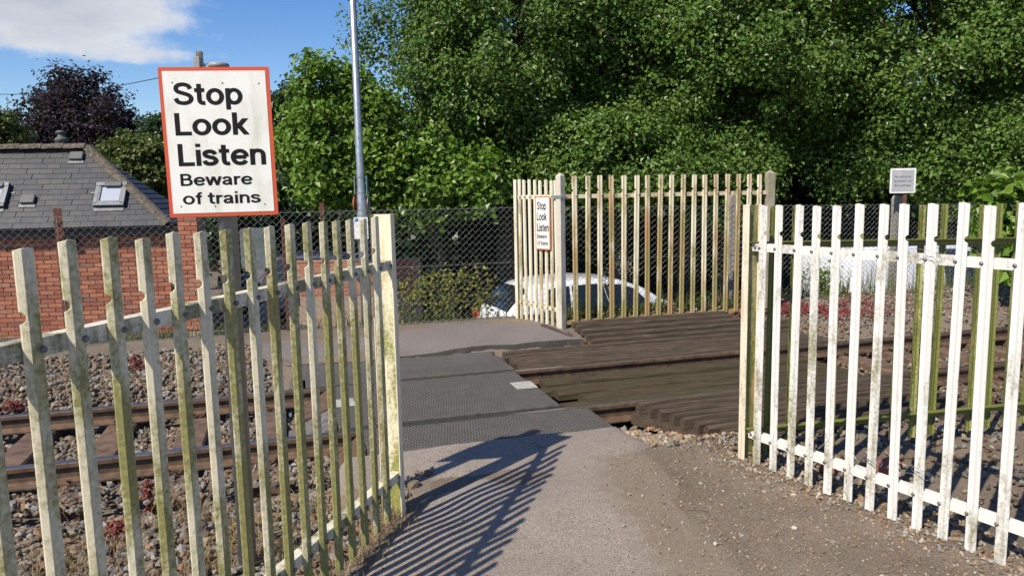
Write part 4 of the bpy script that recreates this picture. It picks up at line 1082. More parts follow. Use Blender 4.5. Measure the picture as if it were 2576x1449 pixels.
# ================================================================== VEHICLES
def paintm(name, col, rough=0.25):
    m, t, b = new_mat(name); v = coords(t, 'Object')
    n = noise(t, v, 4, 4, 0.5)
    t.links.new(ramp(t, n, [(0.3, tuple(c*0.93 for c in col)), (0.7, col)]), b.inputs['Base Color'])
    b.inputs['Roughness'].default_value = rough; b.inputs['Coat Weight'].default_value = 0.6; b.inputs['Coat Roughness'].default_value = 0.06
    return m
M_CARW = paintm('white_car_paint', (0.74, 0.75, 0.77)); M_CARB = paintm('blue_car_paint', (0.010, 0.014, 0.035), 0.6); M_CARB.node_tree.nodes['Principled BSDF'].inputs['Coat Weight'].default_value = 0.0; M_VANW = paintm('white_van_paint', (0.70, 0.71, 0.74), 0.35)
M_GLASS, t, b = new_mat('tinted_glass')
b.inputs['Base Color'].default_value = (0.012, 0.016, 0.020, 1); b.inputs['Roughness'].default_value = 0.06; b.inputs['Specular IOR Level'].default_value = 0.7
M_TYRE = simple('tyre_rubber', (0.02, 0.02, 0.02), 0.8, 0, 0.1, 20); M_ALLOY = simple('alloy_rim', (0.45, 0.45, 0.46), 0.35, 0.7, 0.08, 20)
M_TAIL, t, b = new_mat('tail_light'); b.inputs['Base Color'].default_value = (0.45, 0.012, 0.01, 1); b.inputs['Roughness'].default_value = 0.15
M_HEAD, t, b = new_mat('head_light'); b.inputs['Base Color'].default_value = (0.55, 0.57, 0.6, 1); b.inputs['Roughness'].default_value = 0.1
def smooth_interp(x, xs, ys):
    f = np.interp(x, xs, ys); d = 0.05
    return (np.interp(x-d, xs, ys)+2*f+np.interp(x+d, xs, ys))/4
def vehicle(name, label, cat, loc, rotz, body_mat, st, side_glass, top_glass, wheels, L_, rear_glass_black=True, group=None):
    """body lofted through stations (x, z_belt, z_top, half width belt, half width top); x runs from rear to front"""
    root = empty(name, loc, rotz, label, cat, group)
    A = np.array(st); xs = A[:, 0]
    g = lambda x, k: float(smooth_interp(x, xs, A[:, k]))
    X = np.concatenate([[0, 0.015, 0.04], np.linspace(0.09, L_-0.09, 40), [L_-0.04, L_-0.015, L_]])
    ring = []; vs = []; fs = []
    for x in X:
        zb, zt, wb, wt = g(x, 1), g(x, 2), g(x, 3), g(x, 4)
        e_ = 1.0
        dx = min(x, L_-x); e_ = 1-0.18*max(0, 1-dx/0.10)**2
        wb *= e_; wt *= e_; zs = 0.20+0.08*max(0, 1-dx/0.5)
        rad = min(0.06, (zt-zb)*0.4+0.01)
        half = [(0.0, zs), (wb*0.90, zs), (wb*0.985, zs+0.06), (wb, zs+0.22), (wb, zb-0.14), (wb*0.995, zb-0.02), (wb*0.985, zb+0.0), (wt+(wb*0.98-wt)*0.45, zb+(zt-zb-rad)*0.55), (wt, zt-rad), (wt-rad*0.35, zt-rad*0.35), (wt-rad*1.2, zt), (wt*0.5, zt+0.015), (0.0, zt+0.02)]
        full = half+[(-u, w) for u, w in half[-2:0:-1]]
        vs += [(x-L_/2, u, w) for u, w in full]
    m = len(full)
    for i in range(len(X)-1):
        for k in range(m): fs.append((i*m+k, (i+1)*m+k, (i+1)*m+(k+1) % m, i*m+(k+1) % m))
    fs += [tuple(range(m)), tuple(range((len(X)-1)*m, len(X)*m))]
    mb = MB(); mb.v = vs; mb.f = fs; body = mb.build('body', body_mat, root, True)
    def side_pt(x, f, sg, out):
        zb, zt, wb, wt = g(x, 1), g(x, 2), g(x, 3), g(x, 4); rad = min(0.06, (zt-zb)*0.4+0.01)
        p0 = np.array([wb*0.985, zb]); pm = np.array([wt+(wb*0.98-wt)*0.45, zb+(zt-zb-rad)*0.55]); p1 = np.array([wt, zt-rad])
        q = p0+(pm-p0)*f/0.55 if f < 0.55 else pm+(p1-pm)*(f-0.55)/0.45
        return (x-L_/2, sg*(q[0]+out), q[1]+0.002)
    for (x0b, x1b, x0t, x1t, mat_, nm) in side_glass:
        for sg in (-1, 1):
            v = []; f = []; nx, nf = 8, 4
            for j in range(nf+1):
                ff = 0.03+0.93*j/nf
                for i in range(nx+1):
                    xx = (x0b+(x0t-x0b)*j/nf)+((x1b+(x1t-x1b)*j/nf)-(x0b+(x0t-x0b)*j/nf))*i/nx
                    v.append(side_pt(xx, ff, sg, 0.006))
            for j in range(nf):
                for i in range(nx): q = j*(nx+1)+i; f.append((q, q+1, q+nx+2, q+nx+1))
            mesh_obj(nm, v, f, mat_, root, True)
    for (x0, x1, frac, nm) in top_glass:
        v = []; f = []
        for i in range(9):
            xx = x0+(x1-x0)*i/8; zt = g(xx, 2); wt = g(xx, 4); sl_ = (g(xx+0.02, 2)-g(xx-0.02, 2))/0.04; nx_ = -sl_/math.hypot(1, sl_)
            for k in range(7):
                u = (k/3-1)*wt*frac; v.append((xx-L_/2+nx_*0.02, u, zt+0.026-0.012*abs(k/3-1)))
        for i in range(8):
            for k in range(6): q = i*7+k; f.append((q, q+1, q+8, q+7))
        mesh_obj(nm, v, f, M_GLASS, root, True)
    wbm = A[:, 3].max()
    for wx in wheels:
        for sg in (-1, 1):
            mb = MB(); mb.lathe([(0.18, -0.10), (0.30, -0.10), (0.315, -0.06), (0.315, 0.06), (0.30, 0.10), (0.18, 0.10)], (0, 0, 0), 24); mb.v = [(x, z, y) for x, y, z in mb.v]
            ty = mb.build('wheel', M_TYRE, root, False, (wx-L_/2, sg*(wbm-0.09), 0.315))
            mb = MB(); mb.lathe([(0.19, -0.106), (0.19, 0.106)], (0, 0, 0), 20); mb.v = [(x, z, y) for x, y, z in mb.v]; mb.build('rim', M_ALLOY, ty)
    for sg in (-1, 1):
        zz_ = g(0.05, 1)
        mb = MB(); mb.bevbox((0.075-L_/2, sg*(wbm*0.80), zz_-0.07), (0.16, 0.24, 0.26), 0.03); mb.build('tail_light', M_TAIL, root)
        mb = MB(); mb.bevbox((L_-0.17-L_/2, sg*(wbm*0.74), g(L_-0.2, 1)-0.10), (0.26, 0.30, 0.14), 0.03); mb.build('headlight', M_HEAD, root)
    for sg in (-1, 1):
        fx = side_glass[-1][1]-0.12; q = side_pt(fx, 0.0, sg, 0.0)
        mb = MB(); mb.bevbox((q[0], q[1]+sg*0.10, q[2]+0.05), (0.12, 0.17, 0.12), 0.03); mb.build('mirror', body_mat, root)
        for hx in (fx-0.95, fx-1.75):
            q = side_pt(max(hx, 0.7), 0.0, sg, 0.0); mb = MB(); mb.bevbox((q[0], q[1]+sg*0.012, q[2]-0.10), (0.16, 0.025, 0.03), 0.008); mb.build('door_handle', body_mat, root)
        for hx in (fx+0.02, fx-0.88, fx-1.72):
            v = [(hx-L_/2+dx_, sg*(g(max(hx, .3), 3)+0.0045), zz_) for zz_ in (0.45, g(max(hx, .3), 1)-0.05) for dx_ in (-0.006, 0.006)]
            mesh_obj('door_seam', v, [(0, 1, 3, 2)], M_BLACKP, root)
    if body_mat is not M_CARB: mb = MB(); mb.box((0.0-L_/2, 0, 0.52), (0.02, 0.5, 0.11)); mb.build('number_plate', M_NOTW, root)
    return root
HATCH = [(0,.74,.80,.70,.60),(.08,.88,.98,.80,.66),(.30,.92,1.20,.85,.66),(.55,.94,1.38,.87,.64),(.95,.94,1.455,.875,.63),(1.6,.93,1.475,.88,.63),(2.15,.92,1.43,.88,.63),(2.6,.91,1.28,.875,.64),(3.0,.90,1.03,.87,.70),(3.3,.86,.93,.86,.72),(3.7,.76,.82,.82,.70),(3.95,.62,.68,.74,.62),(4.02,.55,.60,.70,.55)]
sgl = [(0.62, 1.12, 0.80, 1.18, M_GLASS, 'quarter_window'), (1.18, 1.86, 1.22, 1.80, M_GLASS, 'rear_window'), (1.87, 1.96, 1.81, 1.88, M_BLACKP, 'door_pillar'), (1.97, 2.78, 1.89, 2.42, M_GLASS, 'front_window')]
car_rot = R(19)
cpos = at_depth(1500, 700, 13.1)
def car_at(px, Y): q = at_depth(px, 700, Y); return (q[0], Y, -1.04)
vehicle('parked_car', 'white hatchback parked behind the cream palisade fence', 'car', (car_at(1497, 13.0)), R(22), M_CARW, HATCH, sgl, [(2.35, 3.02, 0.86, 'windscreen'), (0.12, 0.50, 0.84, 'rear_screen')], (0.68, 3.22), 4.02)
VAN = [(0,.95,1.70,.80,.70),(.05,1.0,1.80,.86,.74),(.5,1.02,1.84,.89,.76),(1.5,1.02,1.85,.90,.76),(2.4,1.02,1.83,.90,.75),(2.8,1.01,1.74,.90,.73),(3.2,1.0,1.42,.89,.72),(3.55,.97,1.10,.87,.74),(3.95,.86,.93,.84,.72),(4.25,.66,.74,.76,.64),(4.3,.58,.64,.72,.58)]
vgl = [(2.05, 3.22, 2.05, 2.72, M_GLASS, 'front_window')]
vehicle('parked_van', 'small white van parked behind the fence, past the concrete post', 'van', (car_at(2300, 14.4)), R(14), M_VANW, VAN, vgl, [(2.85, 3.5, 0.88, 'windscreen')], (0.8, 3.45), 4.3)
q = at_depth(850, 735, 16.3)
vehicle('parked_car', 'dark blue car parked near the grey sign panel', 'car', (q[0], 16.3, -0.80), R(3), M_CARB, HATCH, sgl, [(2.35, 3.02, 0.86, 'windscreen'), (0.12, 0.50, 0.84, 'rear_screen')], (0.68, 3.22), 4.02)

# ================================================================== TREES
def leaf_mat(name, c_dark, c_mid, c_light, trans=0.3, rough=0.42, spec=0.5):
    m, t, b = new_mat(name)
    gi = t.nodes.new('ShaderNodeNewGeometry')
    n = noise(t, world_pos(t), 0.9, 3, 0.5)
    f = math_n('ADD', math_n('MULTIPLY', gi.outputs['Random Per Island'], 0.55, t), math_n('MULTIPLY', n, 0.5, t), t)
    c = ramp(t, f, [(0.12, c_dark), (0.5, c_mid), (0.9, c_light)])
    t.links.new(c, b.inputs['Base Color']); b.inputs['Roughness'].default_value = rough; b.inputs['Specular IOR Level'].default_value = spec
    tr = t.nodes.new('ShaderNodeBsdfTranslucent'); t.links.new(mixc(t, 0.5, c, (0.20, 0.30, 0.03)), tr.inputs[0])
    mxs = t.nodes.new('ShaderNodeMixShader'); mxs.inputs[0].default_value = trans
    t.links.new(b.outputs[0], mxs.inputs[1]); t.links.new(tr.outputs[0], mxs.inputs[2])
    t.links.new(mxs.outputs[0], t.nodes['Material Output'].inputs[0]); return m
M_OAK = leaf_mat('oak_leaf', (0.034, 0.078, 0.011), (0.086, 0.162, 0.022), (0.20, 0.30, 0.058), 0.32, 0.42, 0.45)
M_HAZ = leaf_mat('hazel_leaf', (0.055, 0.115, 0.012), (0.125, 0.225, 0.024), (0.22, 0.34, 0.046), 0.36, 0.42, 0.45)
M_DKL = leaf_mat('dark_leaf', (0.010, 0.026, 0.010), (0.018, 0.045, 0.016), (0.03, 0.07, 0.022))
M_PURP = leaf_mat('purple_leaf', (0.010, 0.006, 0.012), (0.022, 0.011, 0.021), (0.055, 0.030, 0.046), 0.10, 0.6, 0.2)
M_OLIVE = leaf_mat('olive_leaf', (0.038, 0.055, 0.010), (0.085, 0.115, 0.022), (0.145, 0.175, 0.04))
M_BARK = simple('bark', (0.085, 0.07, 0.052), 0.95, 0, 0.3, 9, 0.6)
def leaves_mesh(name, P, Nn, size, mat, parent, seed, lobed=False, aspect=0.72):
    rs = np.random.RandomState(seed); n = len(P)
    Nn = Nn/(np.linalg.norm(Nn, axis=1, keepdims=True)+1e-9)
    r = rs.randn(n, 3); U = r-Nn*np.sum(r*Nn, 1, keepdims=True); U /= np.linalg.norm(U, axis=1, keepdims=True)+1e-9
    V = np.cross(Nn, U); sz = (size*(0.65+0.7*rs.rand(n)))[:, None]
    fold = 0.22*sz
    if lobed:
        pr = [(-.5, 0, 0), (-.12, .34, .8), (.16, .17, .4), (.5, .03, -.2), (.16, -.19, .4), (-.10, -.34, .8)]
        co = np.stack([P+U*sz*a+V*sz*b_*aspect*1.6+Nn*fold*c_ for a, b_, c_ in pr], 1); k = 6
        tri = np.array([[0, 1, 2], [0, 2, 3], [0, 3, 4], [0, 4, 5]])
    else:
        pr = [(-.5, 0, 0), (.0, .5, 1), (.5, 0, -.2), (.0, -.5, 1)]
        co = np.stack([P+U*sz*a+V*sz*b_*aspect+Nn*fold*c_ for a, b_, c_ in pr], 1); k = 4
        tri = np.array([[0, 1, 2], [0, 2, 3]])
    F = (tri[None]+np.arange(n)[:, None, None]*k).reshape(-1, 3)
    me = bpy.data.meshes.new(name)
    me.vertices.add(n*k); me.vertices.foreach_set('co', co.reshape(-1).astype(np.float32))
    nf = len(F); me.loops.add(nf*3); me.polygons.add(nf)
    me.loops.foreach_set('vertex_index', F.reshape(-1).astype(np.int32))
    me.polygons.foreach_set('loop_start', (np.arange(nf)*3).astype(np.int32))
    me.update(calc_edges=True); me.polygons.foreach_set('use_smooth', [False]*nf)
    return link_mesh(name, me, mat, parent)
def tree(label, base, centre, rad, ncl, nleaf, size, mat, seed, name='tree', rc=(0.45, 0.85), cat='tree', shell=0.5, lobed=False, trunk_r=0.22, group=None, cut=None, flat=0.7, limbs=9):
    rs = np.random.RandomState(seed); base = np.array(base, float); C0 = np.array(centre, float); rad = np.array(rad, float)
    root = empty(name, base, 0, label, cat, group)
    d = rs.randn(ncl, 3); d /= np.linalg.norm(d, axis=1, keepdims=True)
    rr_ = shell+(1-shell)*rs.rand(ncl)**0.6
    wob = 1+0.22*np.sin(d[:, 0]*4+seed)*np.cos(d[:, 1]*3.3+seed*2)+0.16*rs.randn(ncl)*0.6
    K = C0+d*rad*(rr_*wob)[:, None]
    if cut is not None: K = K[cut(K)]
    P = []; Nn = []
    for q in K:
        r_ = rs.uniform(*rc); m = max(8, int(nleaf*(r_/rc[1])**2))
        e_ = rs.randn(m, 3); e_ /= np.linalg.norm(e_, axis=1, keepdims=True)
        s_ = rs.rand(m)**0.5*(1+0.85*(rs.rand(m) > 0.74)*rs.rand(m)); q2 = q+rs.randn(3)*r_*0.3
        pp = np.where(rs.rand(m)[:, None] < 0.7, q, q2)+e_*np.array([r_, r_, r_*flat])*s_[:, None]+rs.randn(m, 3)*0.05
        o_ = (q-C0)/rad; o_ = o_/(np.linalg.norm(o_)+1e-6)
        P.append(pp); Nn.append(e_*0.6+o_*0.3+np.array([0, 0, 0.40])+sun_dir*0.25+rs.randn(m, 3)*0.48)
    P = np.concatenate(P)-base; Nn = np.concatenate(Nn)
    leaves_mesh('crown', P, Nn, size, mat, root, seed+1, lobed)
    mb = MB(); top = C0+np.array([0, 0, rad[2]*0.3])-base
    k_ = 6; pts = [top*(i/k_)**1.0*np.array([1, 1, 1])+np.array([rs.randn()*0.06, rs.randn()*0.06, 0])*(i > 0) for i in range(k_+1)]
    mb.tube(pts, [trunk_r*(1-0.75*i/k_) for i in range(k_+1)], 9)
    mb.build('trunk', M_BARK, root, True)
    sel = rs.choice(len(K), min(limbs, len(K)), replace=False)
    for j in sel:
        f_ = rs.uniform(0.3, 0.9); s0 = top*f_; e0 = K[j]-base; mid_ = (s0+e0)/2+np.array([0, 0, 0.25])+rs.randn(3)*0.15
        r0 = trunk_r*(1-0.75*f_)*0.6; mb = MB()
        mb.tube([s0, mid_, e0], [r0, r0*0.6, r0*0.2], 6); mb.build('limb', M_BARK, root, True)
    return root
GB = -1.0
def P3(px, py, Y): return at_depth(px, py, Y)
oakA = P3(1248, 150, 16.6); oakB = P3(1740, 60, 17.4); oakC = P3(2400, 90, 16.8)
OK_ = dict(lobed=False, name='oak_tree')
tree('tall oak tree with dense dark leaves beside the lamp column', (oakA[0]+0.2, 17.0, GB), oakA, (2.25, 2.5, 3.3), 430, 640, 0.086, M_OAK, 21, rc=(0.2, 0.66), trunk_r=0.26, **OK_)
tree('broad oak tree spreading above the cream palisade fence', (oakB[0], 17.8, GB), oakB, (3.5, 3.2, 3.9), 590, 660, 0.086, M_OAK, 22, rc=(0.2, 0.76), trunk_r=0.32, **OK_)
tree('oak tree with low hanging boughs above the station notice', (oakC[0], 17.2, GB), oakC, (3.9, 3.0, 3.8), 560, 660, 0.086, M_OAK, 23, rc=(0.2, 0.76), trunk_r=0.30, **OK_)
# low boughs hanging towards the fence belong to young oaks in front
lob = P3(1560, 400, 14.9); tree('young oak with low leafy boughs behind the cream fence', (lob[0], 15.6, GB), lob, (1.9, 1.1, 0.95), 95, 560, 0.086, M_OAK, 24, rc=(0.28, 0.55), trunk_r=0.10, **OK_)
lob = P3(1830, 470, 15.2); tree('slender young oak drooping beside the end post of the cream fence', (lob[0], 15.8, GB), lob, (0.9, 0.8, 0.75), 44, 520, 0.086, M_OAK, 25, rc=(0.26, 0.5), trunk_r=0.08, **OK_)
lob = P3(2430, 400, 15.0); tree('young oak leaning over the white van', (lob[0], 15.8, GB), lob, (1.2, 0.9, 0.9), 58, 520, 0.086, M_OAK, 26, rc=(0.28, 0.5), trunk_r=0.09, **OK_)
hz = P3(868, 360, 14.2); tree('bright green hazel with rounded leaves left of the lamp column', (hz[0], 15.9, -0.9), hz, (1.05, 1.0, 1.38), 165, 180, 0.115, M_HAZ, 31, name='hazel_tree', rc=(0.22, 0.45), trunk_r=0.10)
hz = P3(1080, 455, 14.0); tree('low spreading hazel bush right of the lamp column', (hz[0], 15.9, -0.9), hz, (1.45, 0.9, 0.7), 110, 180, 0.115, M_HAZ, 32, name='hazel_tree', rc=(0.22, 0.45), trunk_r=0.08)
dk = P3(712, 355, 25); tree('dark evergreen oak between warning sign and hazel', (dk[0], 25.4, GB), dk, (0.85, 1.0, 1.9), 120, 130, 0.15, M_DKL, 33, name='evergreen_tree', rc=(0.3, 0.55), trunk_r=0.2)
pu = P3(205, 335, 31); tree('dark purple-leaved beech rising behind the slate roof', (pu[0], 31.4, -0.5), pu, (2.45, 2.4, 2.15), 330, 150, 0.15, M_PURP, 34, name='purple_beech_tree', rc=(0.3, 0.7), trunk_r=0.35)
ov = P3(368, 425, 18.5); tree('olive green bushy tree behind the roof hip', (ov[0], 18.8, -0.5), ov, (0.80, 0.9, 0.78), 110, 150, 0.11, M_OLIVE, 35, name='bushy_tree', rc=(0.2, 0.38), trunk_r=0.12)
dk2 = P3(412, 360, 27); tree('dark leafy tree top behind the olive green tree', (dk2[0], 27.3, -0.5), dk2, (0.55, 0.8, 0.9), 50, 110, 0.15, M_DKL, 36, name='leafy_tree', rc=(0.25, 0.45), trunk_r=0.15)
lg = P3(-25, 350, 23); tree('green tree beside the purple beech above the roof ridge', (lg[0], 23.4, -0.5), lg, (0.75, 0.9, 1.0), 80, 130, 0.14, M_OLIVE, 37, name='leafy_tree', rc=(0.25, 0.45), trunk_r=0.14)
hd = P3(560, 560, 17.5); tree('dark hedge shrub beside the brick pier', (hd[0], 17.8, -0.7), hd, (1.2, 0.7, 1.0), 90, 130, 0.12, M_DKL, 38, name='hedge_shrub', rc=(0.28, 0.45), cat='shrub', trunk_r=0.08)
hd = P3(640, 545, 16.8); tree('dense dark shrub behind the grey sign panel', (hd[0], 17.0, -0.7), hd, (1.15, 0.6, 0.9), 90, 130, 0.12, M_DKL, 39, name='hedge_shrub', rc=(0.25, 0.42), cat='shrub', trunk_r=0.07)
# woodland mass behind the oaks
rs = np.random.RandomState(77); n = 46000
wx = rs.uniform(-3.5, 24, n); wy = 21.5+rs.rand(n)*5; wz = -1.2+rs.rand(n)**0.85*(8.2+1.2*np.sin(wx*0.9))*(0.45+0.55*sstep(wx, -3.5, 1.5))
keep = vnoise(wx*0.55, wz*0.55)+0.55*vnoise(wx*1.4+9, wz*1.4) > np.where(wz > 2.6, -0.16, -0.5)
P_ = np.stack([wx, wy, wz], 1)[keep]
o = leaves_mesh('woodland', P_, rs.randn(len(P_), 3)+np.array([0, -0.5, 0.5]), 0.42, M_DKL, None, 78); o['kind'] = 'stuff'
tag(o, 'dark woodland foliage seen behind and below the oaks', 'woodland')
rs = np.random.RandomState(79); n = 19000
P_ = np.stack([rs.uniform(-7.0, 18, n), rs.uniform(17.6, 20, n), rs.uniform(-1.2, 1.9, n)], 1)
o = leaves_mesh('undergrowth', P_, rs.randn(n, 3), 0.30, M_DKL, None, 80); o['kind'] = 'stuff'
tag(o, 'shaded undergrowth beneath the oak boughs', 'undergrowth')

# ================================================================== BALLAST AND LOOSE STONE
def stone_protos(n, seed, flat=0.72):
    rs = np.random.RandomState(seed); out = []
    t_ = (1+5**0.5)/2
    V0 = np.array([(-1,t_,0),(1,t_,0),(-1,-t_,0),(1,-t_,0),(0,-1,t_),(0,1,t_),(0,-1,-t_),(0,1,-t_),(t_,0,-1),(t_,0,1),(-t_,0,-1),(-t_,0,1)], float); V0 /= np.linalg.norm(V0[0])
    F0 = np.array([(0,11,5),(0,5,1),(0,1,7),(0,7,10),(0,10,11),(1,5,9),(5,11,4),(11,10,2),(10,7,6),(7,1,8),(3,9,4),(3,4,2),(3,2,6),(3,6,8),(3,8,9),(4,9,5),(2,4,11),(6,2,10),(8,6,7),(9,8,1)])
    for _ in range(n):
        v = V0*(0.62+0.68*rs.rand(12))[:, None]
        for _k in range(5):                      # knock flat facets off
            d = rs.randn(3); d /= np.linalg.norm(d); h = 0.42+0.22*rs.rand(); e_ = v@d; v = v-np.outer(np.maximum(e_-h, 0), d)
        v = v*np.array([1.15+0.3*rs.rand(), 0.85+0.2*rs.rand(), flat+0.2*rs.rand()]); out.append(v)
    return out, F0
M_STONE, t, b = new_mat('ballast_stone')
at_ = t.nodes.new('ShaderNodeAttribute'); at_.attribute_name = 'col'
nn_ = noise(t, world_pos(t), 70, 4, 0.65)
t.links.new(mixc(t, ramp(t, nn_, [(0.35, 0.0), (0.75, 0.55)]), at_.outputs['Color'], mixc(t, 0.5, at_.outputs['Color'], (0.05, 0.042, 0.035))), b.inputs['Base Color'])
b.inputs['Roughness'].default_value = 0.9; b.inputs['Specular IOR Level'].default_value = 0.25; bump(t, b, nn_, 0.35, 0.004)
PAL = np.array([(0.175,0.125,0.078),(0.14,0.097,0.062),(0.215,0.165,0.112),(0.175,0.158,0.13),(0.215,0.205,0.183),(0.13,0.128,0.118),(0.27,0.235,0.18),(0.105,0.078,0.054),(0.225,0.13,0.072)])
def scatter_stones(name, label, xy, z, size, seed, wts, sink=0.3, flat=0.72, bright=1.0):
    rs = np.random.RandomState(seed); protos, F0 = stone_protos(18, seed+1, flat); n = len(xy)
    V = np.zeros((n, 12, 3)); ids = rs.randint(0, len(protos), n)
    an = rs.rand(n)*2*math.pi; tx = rs.randn(n)*0.45; ty = rs.randn(n)*0.45
    ca, sa, cx, sx, cy, sy = np.cos(an), np.sin(an), np.cos(tx), np.sin(tx), np.cos(ty), np.sin(ty)
    v = np.array(protos)[ids]*size[:, None, None]*0.5
    x, y, zz_ = v[..., 0], v[..., 1], v[..., 2]
    y, zz_ = y*cx[:, None]-zz_*sx[:, None], y*sx[:, None]+zz_*cx[:, None]
    x, zz_ = x*cy[:, None]+zz_*sy[:, None], -x*sy[:, None]+zz_*cy[:, None]
    x, y = x*ca[:, None]-y*sa[:, None], x*sa[:, None]+y*ca[:, None]
    V[..., 0] = x+xy[:, 0, None]; V[..., 1] = y+xy[:, 1, None]; V[..., 2] = zz_+(z+size*(0.5-sink))[:, None]
    F = (F0[None]+np.arange(n)[:, None, None]*12).reshape(-1, 3)
    me = bpy.data.meshes.new(name); me.vertices.add(n*12); me.vertices.foreach_set('co', V.reshape(-1).astype(np.float32))
    nf = len(F); me.loops.add(nf*3); me.polygons.add(nf)
    me.loops.foreach_set('vertex_index', F.reshape(-1).astype(np.int32)); me.polygons.foreach_set('loop_start', (np.arange(nf)*3).astype(np.int32))
    me.update(calc_edges=True); me.polygons.foreach_set('use_smooth', [False]*nf)
    ci = rs.choice(len(PAL), n, p=np.array(wts)/np.sum(wts)); col = PAL[ci]*(0.85+0.6*rs.rand(n))[:, None]*bright
    ca_ = me.attributes.new('col', 'FLOAT_COLOR', 'POINT'); ca_.data.foreach_set('color', np.concatenate([np.repeat(col, 12, 0), np.ones((n*12, 1))], 1).reshape(-1).astype(np.float32))
    o = link_mesh(name, me, M_STONE); tag(o, label, 'ballast', kind='stuff'); return o
def ap_xy(a, p): return np.stack([TA[0]*a+TP[0]*p, TA[1]*a+TP[1]*p], 1)
rs = np.random.RandomState(41)
def in_track_clear(a, p):
    ok = (np.abs(p-PN) > 0.085) & (np.abs(p-PF) > 0.085)
    return ok
# left of the crossing: three layers give a packed bed
n = 36000; a = rs.uniform(-6.4, 0.9, n); p = rs.uniform(2.0, 9.1, n)
xy = ap_xy(a, p); dl = left_of_L(xy[:, 0], xy[:, 1])
ok = in_track_clear(a, p) & ((p > 4.4) | (dl > 0.06)) & ~((p > 5.3) & (a > 0.20)) & ~((p < 5.4) & (a > 0.34+0.1*np.sin(p*9)) & (dl < 0.06)) & ~((p > 8.25) & (a > -0.5)) & ~((p > 7.45) & (a > -0.30))
dsl = np.abs(((a+5.55) % 0.66)); on_sl = ((dsl < 0.125) | (dsl > 0.535)) & (p > 5.80) & (p < 7.60) & (a < 0.1)
ok &= ~(on_sl & (rs.rand(n) > 0.05)) & ~((left_of_L(xy[:, 0], xy[:, 1]) < 0.03) & (p < 4.6))
a, p, xy = a[ok], p[ok], xy[ok]
ax = rs.uniform(-6.4, -0.35, 4200); px_ = rs.uniform(7.85, 8.5, 4200); a = np.concatenate([a, ax]); p = np.concatenate([p, px_]); xy = ap_xy(a, p)
zg = ground_z(xy[:, 0], xy[:, 1]); bed = (p > 5.35) & (p < 8.0); zg = np.where(bed, np.maximum(zg, np.where((p < 5.82) | (p > 7.58), -0.185, -0.255)), zg)+rs.rand(len(a))*0.022
sz = rs.uniform(0.034, 0.064, len(a))*np.where(rs.rand(len(a)) < 0.12, 1.3, 1.0)
wts = [3, 2.4, 2.2, 2.0, 1.6, 1.5, 0.7, 1.6, 0.6]
scatter_stones('ballast_stones', 'brown and grey ballast stones around the sleepers behind the green-stained fence', xy, zg, sz, 51, wts)
# right of the crossing
n = 15000; a = rs.uniform(2.35, 11.5, n); p = rs.uniform(3.2, 9.6, n)
xy = ap_xy(a, p); dr = right_of_R(xy[:, 0], xy[:, 1])
grd = (a > 2.2) & (a < np.where(p > 7.5, 6.25, 5.68)) & (p > 4.85) & (p < 8.8)
ok = in_track_clear(a, p) & ~grd & ((p > 4.75) | (dr > 0.02)) & ~((p > 4.75) & (p < 5.4) & (a < 2.45)) & ~((p > 8.2) & (a < 3.4))
dsl = np.abs(((a-5.1) % 0.66)); on_sl = ((dsl < 0.125) | (dsl > 0.535)) & (p > 5.80) & (p < 7.60)
ok &= ~(on_sl & (rs.rand(n) > 0.05)) & ~((p < 4.75) & (rs.rand(n) > 0.55))
a, p, xy = a[ok], p[ok], xy[ok]
zg = ground_z(xy[:, 0], xy[:, 1]); bed = (p > 5.35) & (p < 8.0); zg = np.where(bed, np.maximum(zg, np.where((p < 5.82) | (p > 7.58), -0.185, -0.255)), zg)+rs.rand(len(a))*0.02
sz = rs.uniform(0.030, 0.062, len(a))
scatter_stones('ballast_stones', 'grey and brown ballast stones beside the rails behind the white fence', xy, zg, sz, 52, [2.5, 2, 2, 2.2, 1.8, 1.4, 0.7, 1.6, 0.5])
# tan stones spilling at the end of the toothed timber guard
n = 520; a = rs.uniform(2.35, 3.5, n); p = 5.62-(a-2.5)*0.75+rs.randn(n)*0.10
ok = (p > 4.45) & (p < 5.75) & (p < 5.85-(a-2.83)*1.5) & ~((a < 2.50) & (p > 5.2)); a, p = a[ok], p[ok]; xy = ap_xy(a, p)
scatter_stones('loose_stones', 'tan loose stones spilling below the toothed timber guard', xy, np.maximum(ground_z(xy[:, 0], xy[:, 1])+0.02, -0.17), rs.uniform(0.03, 0.075, len(a)), 53, [3, 1, 4, 1, 0.6, 0.4, 3, 0.5, 3], 0.3, 0.72, 1.3)
# gravel and pebbles in the earth between asphalt and white fence
n = 16000; x = rs.uniform(0.1, 3.0, n); y = rs.uniform(1.6, 5.5, n); a, p = ap(x, y)
xr_ = np.interp(y, [1.6, 2.2, 4.8, 5.4], [0.62, 0.55, 0.55, 0.75]); dr = right_of_R(x, y)
pr_ = sstep(x-xr_, -0.25, 0.9)*0.75+0.25*sstep(dr, -0.5, 0.0); ok = (rs.rand(n) < pr_) & (dr < 0.35) & (p < 5.15)
x, y, dr = x[ok], y[ok], dr[ok]
zg = np.maximum(ground_z(x, y), fn_path(*ap(x, y))[2])
big = rs.rand(len(x)); sz = 0.006+0.012*rs.rand(len(x))**2+np.where(big > 0.93, 0.018*rs.rand(len(x)), 0)+sstep(dr, -0.35, 0.0)*0.026*rs.rand(len(x))
scatter_stones('pebbles', 'small pebbles scattered over bare earth along the white fence', np.stack([x, y], 1), zg, sz, 54, [3, 1.5, 3, 1.4, 1.4, 1, 2, 2.2, 1.8], 0.25, 0.62, 1.3)
n = 2600; x = rs.uniform(-1.3, 1.0, n); y = rs.uniform(1.7, 5.5, n); dl = left_of_L(x, y); a, p = ap(x, y)
